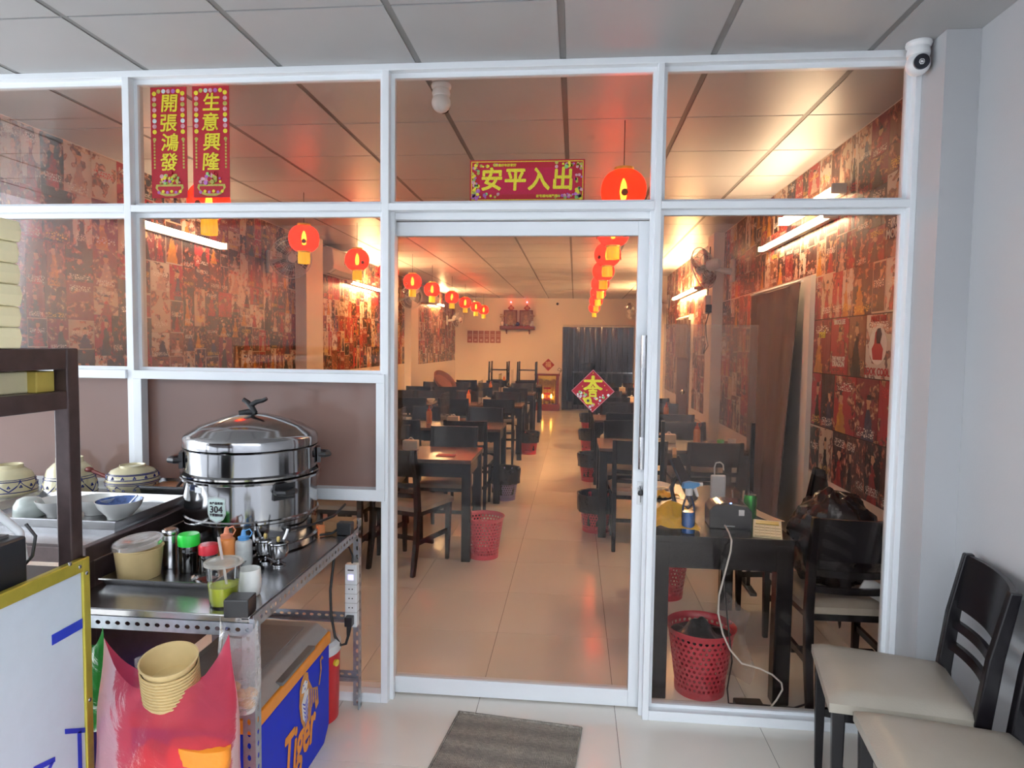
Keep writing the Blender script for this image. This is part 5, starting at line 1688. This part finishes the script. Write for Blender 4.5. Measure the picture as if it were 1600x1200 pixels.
# power strip tied to the rear leg
t = thing('power_strip', 'white power strip tied to the rear leg of the prep table', 'power strip', (-.925, -.045, .385))
MB().box(-.026, .026, -.065, -.03, 0, .27).build('body', WHITEP, t, bevel=.004)
sw = MB().box(-.012, .012, -.068, -.065, .205, .228).build('switch', mat('lit_switch', (.45, .45, .75), .3, emit=(.5, .45, 1), es=.6), t, bevel=.001)
for k in range(4):
    z = .045 + .04 * k
    MB().cyl((-.007, -.0655, z), (-.007, -.0645, z), .003, n=8).cyl((.007, -.0655, z), (.007, -.0645, z), .003, n=8).build('socket', BLACKP, t)
    MB().box(-.027, .027, -.0662, -.03, z + .019, z + .0205).build('seam', GREYP, t)
MB().box(-.013, .013, -.0657, -.065, .244, .249).build('maker_print', PRINTD, t)
pl = MB().box(-.016, .016, -.10, -.066, .015, .055).cyl((0, -.083, .02), (-.004, -.085, -.03), .012, .007, n=12).build('plug', BLACKP, t, bevel=.003)
MB().tube([(-.004, -.085, -.028), (-.012, -.09, -.06), (-.035, -.09, -.068), (-.06, -.09, -.03), (-.078, -.085, .06), (-.083, -.08, .16), (-.076, -.06, .28), (-.06, -.05, .38)], .006, 8).build('plug_cable', BLACKCABLE, t, smooth=True)
MB().tube([(-.05, -.03, .33), (-.02, -.03, .335), (.0, -.04, .30), (.0, -.045, .27)], .004, 8).build('supply_cable', BLACKCABLE, t, smooth=True)

# cooler under the table
t = thing('cooler_box', 'blue picnic cooler with grey lid and orange band under the table', 'cooler', (0, 0, 0))
MB().prism([(-.90, .02), (-.88, 0), (-.32, 0), (-.265, .055), (-.262, .385), (-.90, .385)], (-1.36, 0, 0), (0, 1, 0), (0, 0, 1), (.40, 0, 0)).build('body', BLUECOOLER, t, bevel=.008)
MB().box(-1.364, -.956, -.905, -.258, .385, .432).build('band', ORANGEP, t, bevel=.005)
lid = MB().prism([(-1.36, .432), (-.962, .432), (-1.012, .468), (-1.33, .468)], (0, -.90, 0), (1, 0, 0), (0, 0, 1), (0, .638, 0)).build('lid', GREYP, t, bevel=.006)
MB().box(-1.30, -1.04, -.84, -.32, .468, .474).build('lid_panel', mat('warm_grey_lid_panel', (.27, .25, .24), .5), lid, bevel=.004)
MB().box(-.985, -.955, -.70, -.42, .434, .447).build('lid_latch', DARKGREYP, lid, bevel=.003)
XF = -.9575
RF = (PI / 2, 0, PI / 2)
text('Tiger', .165, ORANGEP, 'lettering', t, (XF, -.565, .155), RF, .0006, .004, sx=.78, sy=1.25, shear=.25)
ORD = mat('tiger_orange_print', (.62, .26, .05), .5, nz=.3, ns=60)
P = lambda pts, m, nm, d=0: MB().prism([(-.515 + x, .225 + z) for x, z in pts], (XF + .0006 * d, 0, 0), (0, 1, 0), (0, 0, 1), (.0006, 0, 0)).build(nm, m, t)
P([(-.035, .0), (-.05, .06), (-.045, .115), (-.03, .145), (.0, .165), (.03, .15), (.035, .12), (.07, .07), (.12, .05), (.13, -.02), (.10, -.03), (.09, .01), (.06, .0), (.05, -.04), (.02, -.055), (-.005, -.05)], ORD, 'tiger_print')
P([(-.02, .0), (-.03, .06), (-.005, .09), (.03, .09), (.03, .04), (.01, -.035)], WHITEP, 'tiger_print', 1)
P([(-.03, .10), (-.02, .125), (.0, .135), (.025, .12), (.02, .098), (.0, .09)], WHITEP, 'tiger_print', 1)
P([(.13, .05), (.15, .10), (.145, .14), (.165, .15), (.18, .135), (.172, .13), (.163, .138), (.156, .13), (.162, .10), (.14, .045)], ORD, 'tiger_print', 0)
for k in range(6):
    P([(-.022 + .004 * k, .06 - .016 * k), (.0, .045 - .016 * k), (.024, .07 - .016 * k), (.024, .063 - .016 * k), (.0, .038 - .016 * k), (-.02 + .004 * k, .053 - .016 * k)], INKBLUE, 'tiger_stripe', 2)
for k in range(4):
    P([(.045 + .02 * k, .08 - .012 * k), (.05 + .02 * k, .08 - .012 * k), (.05 + .02 * k, .005), (.047 + .02 * k, .005)], INKBLUE, 'tiger_stripe', 1)
P([(-.018, .126), (-.006, .122), (-.016, .118)], INKBLUE, 'tiger_stripe', 2)
P([(.006, .122), (.018, .126), (.016, .118)], INKBLUE, 'tiger_stripe', 2)
P([(-.006, .106), (.006, .106), (.0, .098)], INKBLUE, 'tiger_stripe', 2)
t = thing('water_jug', 'red water jug with white lid behind the blue cooler', 'jug', (-1.078, -.143, 0))
MB().lathe([(0, 0), (.095, 0), (.105, .008), (.112, .28), (.112, .30), (0, .30)], 32).build('body', mat('red_jug_plastic', (.62, .015, .02), .3), t, smooth=True)
MB().lathe([(.114, .295), (.116, .30), (.116, .33), (.10, .345), (0, .348)], 32).build('lid', WHITEP, t, smooth=True)
MB().cyl((.108, -.03, .26), (.118, -.033, .26), .014, n=12).build('tap', mat('yellow_tap', (.75, .6, .05), .4), t, smooth=True)

# ------------------------------------------------------------------ hanging bags and their contents
def carrier(name, label, m, cx, cy, hx, hy, ztopL, ztopR, zmid, zbot, seed, nu=56, nv=26):
    def f(u, v):
        a = 2 * PI * u
        c = math.cos(a)
        side = (c + 1) / 2
        zt = zmid + (ztopL * (1 - side) + ztopR * side - zmid) * abs(c) ** 3
        grow = .35 + .65 * math.sin(min(1, v * 1.7) * PI / 2)
        pinch = 1 - .9 * (1 - v) ** 3 * abs(c) ** 4
        taper = 1 - .25 * max(0, v - .7) / .3
        k = 1 + .10 * noise.noise(Vector((c * 2.2, math.sin(a) * 2.2, v * 3 + seed))) + .04 * math.sin(15 * a + 5 * v) * (1 - v)
        x = cx + hx * c * (.82 + .18 * grow) * taper * (1 + .05 * noise.noise(Vector((v * 4, c, seed))))
        y = cy + hy * math.sin(a) * grow * pinch * taper * k
        z = zt + (zbot - zt) * v
        if v > .98:
            x = cx + (x - cx) * .9; y = cy + (y - cy) * .9
        return (x, y, z)
    o = MB().surf(f, nu, nv)
    pts = [f(i / nu, 1) for i in range(nu)]
    o.add(pts, [tuple(range(nu))])
    o = o.build(name, m, smooth=True)
    return tag(o, label, 'bag')


carrier('carrier_bag', 'big translucent red carrier bag hung from the prep table front', REDBAG, -1.088, -1.125, .205, .105, .775, .805, .650, .10, 1.7)
carrier('carrier_bag', 'green carrier bag peeping out beside the white board', GREENBAG, -1.385, -1.028, .045, .02, .76, .76, .70, .45, 4.7)
o = carrier('plastic_bag', 'clear crinkled plastic bag of brown food at the table corner', CLEARBAG, -.925, -1.045, .062, .035, .815, .815, .76, .545, 8.8)
for k in range(7):
    q = MB().sphere((0, 0, 0), .022, .018, .015, 12, 8, fn=lambda v: 1 + .3 * noise.noise(v * 3 + Vector((k, 0, 0)))).build('fried_piece', mat('fried_food', (.48, .24, .07), .6, nz=.3, ns=60), smooth=True,
        loc=(-.945 + .022 * (k % 3), -1.045 + .012 * (k % 2), .570 + .022 * (k // 3)))
    tag(q, 'brown fried piece in the clear plastic bag', 'food', 'fried pieces in the clear bag')
# stacked kraft bowls leaning in the bag
ax = Vector((.06, -.22, 1)).normalized()
rotq = ax.to_track_quat('Z', 'Y').to_euler()
base = Vector((-1.085, -1.10, .560))
bowl_src = None
for k in range(11):
    p = base + ax * (.0095 * k + (.012 if k == 10 else 0))
    lb = 'yellow kraft bowl in the red bag, %s of the leaning stack' % (['bottom'] + ['%s from the bottom' % n for n in nth[1:]] + ['topmost'])[k]
    if bowl_src is None:
        bowl_src = MB().lathe([(.92 * r, z) for r, z in [(0, .002), (.056, .002), (.057, 0), (.059, .001), (.077, .066), (.080, .067), (.0805, .071), (.076, .071), (.058, .006), (0, .006)]], 36).build('kraft_bowl', KRAFT, smooth=True)
        o = bowl_src
    else:
        o = bowl_src.copy(); COL.objects.link(o)
    o.location = p; o.rotation_euler = rotq
    tag(o, lb, 'bowl', 'stack of kraft bowls')
ORPK = mat('orange_noodle_packet', (.88, .26, .015), .35, nz=.1, ns=8, bump=.5, bs=20)
for k, (x, y, z, rx, ry, rz, s) in enumerate(((-.985, -1.155, .42, .15, .12, .15, .95), (-1.115, -1.165, .37, -.1, .55, -.1, 1.05), (-1.05, -1.10, .27, .1, -.25, .2, 1.0))):
    o = MB().sphere((0, 0, 0), .085 * s, .03, .11 * s, 24, 16, fn=lambda v: (1 / max(abs(v.x), abs(v.z), .72)) * (1 + .06 * noise.noise(v * 4 + Vector((k, 0, 0)))))
    o = o.build('orange_packet', ORPK, smooth=True, loc=(x, y, z), rot=(rx, ry, rz))
    tag(o, ('orange packet upright in the red bag by the cooler', 'orange packet leaning at the bottom of the red bag', 'orange packet lowest in the red bag')[k], 'packet', 'orange packets in the red bag')
o = MB().surf(lambda u, v: (-1.25 + .12 * u, -1.03 - .05 * math.sin(PI * u), .52 + .19 * v * (1 - .4 * abs(u - .5))), 16, 16).build('plastic_bag', CLEARBAG, smooth=True)
tag(o, 'clear plastic sleeve around the kraft bowls in the red bag', 'bag')

# ------------------------------------------------------------------ dark counter with bowls, left of the steamer
t = thing('bowl_counter', 'dark brown steel counter with stainless top left of the steamer', 'counter', (0, 0, 0))
QX0, QX1, QY0, QY1, QZ = -2.75, -1.526, -.86, -.035, .925
MB().box(QX0, QX1 - .03, QY0 + .03, QY1, QZ - .012, QZ).build('steel_top', STEEL, t)
MB().box(QX1 - .03, QX1, QY0, QY1, QZ - .045, QZ + .006).build('frame_rail', BROWNSTEEL, t, bevel=.003)
MB().box(QX0, QX1 - .03, QY0, QY0 + .03, QZ - .045, QZ + .006).build('frame_rail', BROWNSTEEL, t, bevel=.003)
MB().box(QX1 - .012, QX1 - .002, QY0 + .035, QY1 - .035, .35, QZ - .05).build('side_panel', BROWNSTEEL, t)
for x in (QX0 + .02, QX1 - .02):
    for y in (QY0 + .02, QY1 - .02):
        MB().box(x - .02, x + .02, y - .02, y + .02, 0, QZ - .045).build('leg', BROWNSTEEL, t, bevel=.003)
BZ = QZ + .0005
tray('bowl_tray', 'stainless tray holding china bowls on the dark counter', -2.20, -1.575, -.655, -.24, BZ, .034, STEEL)
BT = BZ + .004


def scallops(r0, r1, z0, z1, n, parent, m=COBALT, th=.0022):
    o = MB()
    for k in range(n):
        for sgn in (-1, 1):
            pts = []
            for q in range(9):
                s_ = q / 8
                a = 2 * PI * (k + (.5 * sgn) * math.sin(PI * s_ / 2)) / n
                r = r0 + (r1 - r0) * s_ + .0008
                pts.append((r * math.cos(a), r * math.sin(a), z0 + (z1 - z0) * s_))
            o.tube(pts, th, 5)
    return o.build('painted_line', m, parent)


def ring_line(r, z, parent, th=.002, m=COBALT):
    return MB().tube([(r * math.cos(q * PI / 20), r * math.sin(q * PI / 20), z) for q in range(40)], th, 5, closed=True).build('painted_line', m, parent)


def painted_bowl(name, label, loc, r, h, inverted):
    t = thing(name, label, 'bowl', loc, group='blue painted stoneware bowls')
    if inverted:
        prof = [(r, 0), (r * 1.0, .006), (r * .97, h * .35), (r * .80, h * .70), (r * .55, h * .86), (r * .50, h * .87), (r * .50, h), (r * .46, h), (r * .44, h * .90), (0, h * .90)]
    else:
        prof = [(0, .004), (r * .5, .004), (r * .5, 0), (r * .55, 0), (r * .56, h * .1), (r * .8, h * .35), (r * .96, h * .75), (r, h), (r * .97, h), (r * .9, h * .75), (r * .6, h * .2), (0, h * .14)]
    MB().lathe(prof, 44).build('bowl', CREAMCHINA, t, smooth=True)
    if inverted:
        ring_line(r * 1.001, .010, t); ring_line(r * .93, h * .46, t); ring_line(r * .90, h * .52, t, .0014)
        if h > .1:
            scallops(r * 1.0, r * .90, .015, h * .50, 7, t, th=.0026)
    else:
        ring_line(r * 1.001, h * .96, t); ring_line(r * .985, h * .86, t, .0014)
        scallops(r * .97, r * .66, h * .80, h * .2, 8, t)
    fl = MB()
    for k in range(14):
        a = 2 * PI * k / 14
        z = h * .26 if inverted else h * .55
        rr_ = r * .985 if inverted else r * .885
        for q in range(3):
            aa = a + .035 * (q - 1)
            fl.sphere((rr_ * math.cos(aa), rr_ * math.sin(aa), z + (.006 if q == 1 else 0)), .0038, n=6, m=4)
    tag(fl.build('painted_flower', COBALT, t), kind='stuff')
    return t


painted_bowl('painted_bowl', 'large upturned cream bowl with blue lattice on the dark counter', (-2.155, -.145, BZ), .103, .158, True)
painted_bowl('painted_bowl', 'upturned cream bowl at the left edge of the photo', (-2.43, -.15, BZ), .10, .12, True)
painted_bowl('painted_bowl', 'cream bowl with blue scallops below an upturned bowl', (-1.868, -.145, BZ), .105, .072, False)
painted_bowl('painted_bowl', 'upturned cream bowl resting on the blue scalloped bowl', (-1.868, -.145, BZ + .0725), .100, .062, True)
t = thing('wooden_ladle', 'dark wooden spoon handle poking from the painted bowls', 'spoon', (-1.98, -.165, BZ + .055))
MB().tube([(.06, 0, .012), (0, 0, .03), (-.055, 0, .05)], .008, 8).build('handle', REDWOOD, t, smooth=True)
MB().sphere((-.07, 0, .056), .02, .014, .012, 10, 8).build('finial', REDWOOD, t, smooth=True)
wb = [(0, .004), (.034, .004), (.034, 0), (.038, 0), (.040, .010), (.066, .04), (.075, .062), (.072, .062), (.063, .042), (.04, .014), (0, .012)]
tag(MB().lathe(wb, 32).build('china_bowl', CHINA, smooth=True, loc=(-1.80, -.455, BT)), 'plain white china bowl behind the blue lined bowl', 'bowl', 'china bowls on the tray')
tag(MB().lathe(wb, 32).build('china_bowl', CHINA, smooth=True, loc=(-1.915, -.50, BT)), 'plain white china bowl partly behind the brown post', 'bowl', 'china bowls on the tray')
t = thing('china_bowl', 'white china bowl with blue printed inside at the tray corner', 'bowl', (-1.672, -.50, BT), group='china bowls on the tray')
s_ = 1.08
MB().lathe([(r * s_, z * s_) for r, z in wb], 32).build('bowl', CHINA, t, smooth=True)
MB().lathe([(.0768, .0669), (.0670, .047), (.0425, .0178), (0, .0166)], 32).build('printed_inside', BLUEPRINT, t, smooth=True)
MB().tube([(.01, 0, .02), (.03, .01, .05), (.058, .02, .082)], .004, 6).build('spoon', STEEL, t, smooth=True)
t = thing('china_cup', 'upturned pale china cup beside the bowls on the tray', 'cup', (-2.02, -.515, BT))
MB().lathe([(.052, 0), (.053, .004), (.05, .04), (.038, .062), (.022, .070), (0, .071)], 28).build('cup', mat('celadon_china', (.62, .68, .64), .2, coat=.4), t, smooth=True)
t = tray('food_pan', 'steel pan of orange sauce with a black ladle', -1.80, -1.555, -.215, -.045, BZ, .06, STEEL)
MB().box(-.105, .105, -.068, .068, .04, .048).build('sauce', mat('orange_chili_oil', (.55, .20, .07), .25, nz=.3, ns=30), t)
MB().tube([(.02, -.03, .05), (.05, -.045, .075), (.085, -.05, .115)], .006, 8).build('ladle', BLACKP, t, smooth=True)

# ------------------------------------------------------------------ food cart at the left edge with white board
t = thing('food_cart', 'dark steel food cart frame at the left edge', 'cart', (0, 0, 0))
KX = -1.328
for y in (-1.16, -1.94):
    MB().box(KX - .042, KX, y, y + .042, 0, 1.565).build('post', BROWNSTEEL, t, bevel=.004)
    MB().box(-2.142, -2.1, y, y + .042, 0, 1.565).build('post', BROWNSTEEL, t, bevel=.004)
    for z0, z1 in ((1.510, 1.564), (1.405, 1.452), (.90, .96)):
        MB().box(-2.1, KX - .042, y + .003, y + .039, z0, z1).build('cross_rail', BROWNSTEEL, t, bevel=.003)
for z0, z1 in ((1.510, 1.564), (1.405, 1.452), (.90, .96)):
    MB().box(KX - .040, KX - .002, -1.898, -1.16, z0, z1).build('side_rail', BROWNSTEEL, t, bevel=.003)
    MB().box(-2.14, -2.102, -1.898, -1.16, z0, z1).build('side_rail', BROWNSTEEL, t, bevel=.003)
MB().box(-2.1, KX - .042, -1.9, -1.12, 1.440, 1.450).build('shelf_board', BROWNSTEEL, t)
MB().box(-2.1, KX - .042, -1.9, -1.12, .95, .965).build('counter_board', BLACKP, t)
MB().box(-2.1, KX - .042, -1.9, -1.12, 1.548, 1.560).build('shelf_board', BROWNSTEEL, t)
b_ = MB().box(-1.327, -1.317, -1.90, -1.122, .12, .985).build('white_board', BOARD, t)
bx_ = -1.3165
for a in ((bx_ - .012, bx_ + .006, -1.915, -1.118, .962, .998), (bx_ - .012, bx_ + .006, -1.915, -1.118, .10, .135), (bx_ - .012, bx_ + .0065, -1.144, -1.118, .10, .998), (bx_ - .012, bx_ + .0065, -1.915, -1.885, .10, .998)):
    MB().box(*a).build('gold_edge', GOLDFRAME, b_, bevel=.003)
for y, z in ((-1.155, .980), (-1.131, .955), (-1.19, .999), (-1.131, .60)):
    MB().sphere((bx_ + .006, y, z), .004, .006, .006, 10, 6).build('rivet', POLISH, b_, smooth=True)


def stroke(pts):
    return MB().prism(pts, (bx_ + .0002, 0, 0), (0, 1, 0), (0, 0, 1), (.0008, 0, 0)).build('lettering', INKBLUE, b_)


stroke([(-1.25, .807), (-1.144, .807), (-1.144, .834), (-1.25, .834)])
stroke([(-1.215, .552), (-1.144, .514), (-1.144, .528), (-1.215, .566)])
stroke([(-1.172, .42), (-1.158, .42), (-1.158, .53), (-1.172, .53)])
stroke([(-1.318, .515), (-1.25, .500), (-1.25, .513), (-1.318, .530)])
stroke([(-1.30, .46), (-1.255, .50), (-1.262, .508), (-1.312, .465)])
# takeaway boxes on the top shelf
for k in range(6):
    o = MB().add([(-.10, -.085, 0), (.10, -.085, 0), (.10, .085, 0), (-.10, .085, 0), (-.103, -.088, .026), (.103, -.088, .026), (.103, .088, .026), (-.103, .088, .026), (-.10, -.085, .050), (.10, -.085, .050), (.10, .085, .050), (-.10, .085, .050)],
                 [(0, 3, 2, 1), (0, 1, 5, 4), (1, 2, 6, 5), (2, 3, 7, 6), (3, 0, 4, 7), (4, 5, 9, 8), (5, 6, 10, 9), (6, 7, 11, 10), (7, 4, 8, 11), (8, 9, 10, 11)])
    o = o.build('takeaway_box', CREAMBOX, bevel=.004, loc=(-1.432 + .004 * math.sin(4 * k), -1.385 + .003 * (k % 2), 1.5645 + .0508 * k), rot=(0, 0, .02 * math.sin(3 * k)))
    tag(o, 'cream takeaway box on the cart, %s' % ('bottom of the tall stack', 'second up in the tall stack', 'third up in the tall stack', 'fourth up in the tall stack', 'fifth up in the tall stack', 'topmost of the tall stack')[k], 'box', 'stack of takeaway boxes')
tag(MB().box(-.10, .10, -.09, .09, 0, .055).build('takeaway_box', CREAMBOX, bevel=.004, loc=(-1.485, -1.30, 1.4505)), 'cream takeaway box lying on the lower cart shelf', 'box')
tag(MB().box(-.04, .04, -.03, .03, 0, .055).build('yellow_carton', mat('yellow_carton_card', (.62, .47, .10), .6), bevel=.003, loc=(-1.40, -1.155 - .04, 1.4505)), 'small yellow carton behind the cart post on the lower shelf', 'carton')
t = thing('black_machine', 'black box shaped appliance on the food cart counter', 'appliance', (-1.50, -1.40, .9655))
MB().box(-.15, .15, -.14, .12, 0, .135).build('case', mat('blue_black_case', (.018, .02, .026), .35), t, bevel=.006)
MB().box(-.12, .12, -.12, .10, .135, .142).build('top_panel', DARKGREYP, t)
MB().box(-.05, .06, -.02, .05, .142, .152).build('green_pad', GREENCAP, t, bevel=.002)
MB().tube([(-.1, .10, .14), (-.02, .12, .20), (.07, .125, .185), (.125, .125, .14), (.135, .125, .07)], .011, 10).build('white_hose', WHITEP, t, smooth=True)
MB().tube([(.10, .13, .02), (.155, .13, .08), (.165, .13, .13), (.14, .13, .16)], .004, 6).build('wire_loop', BLACKCABLE, t, smooth=True)
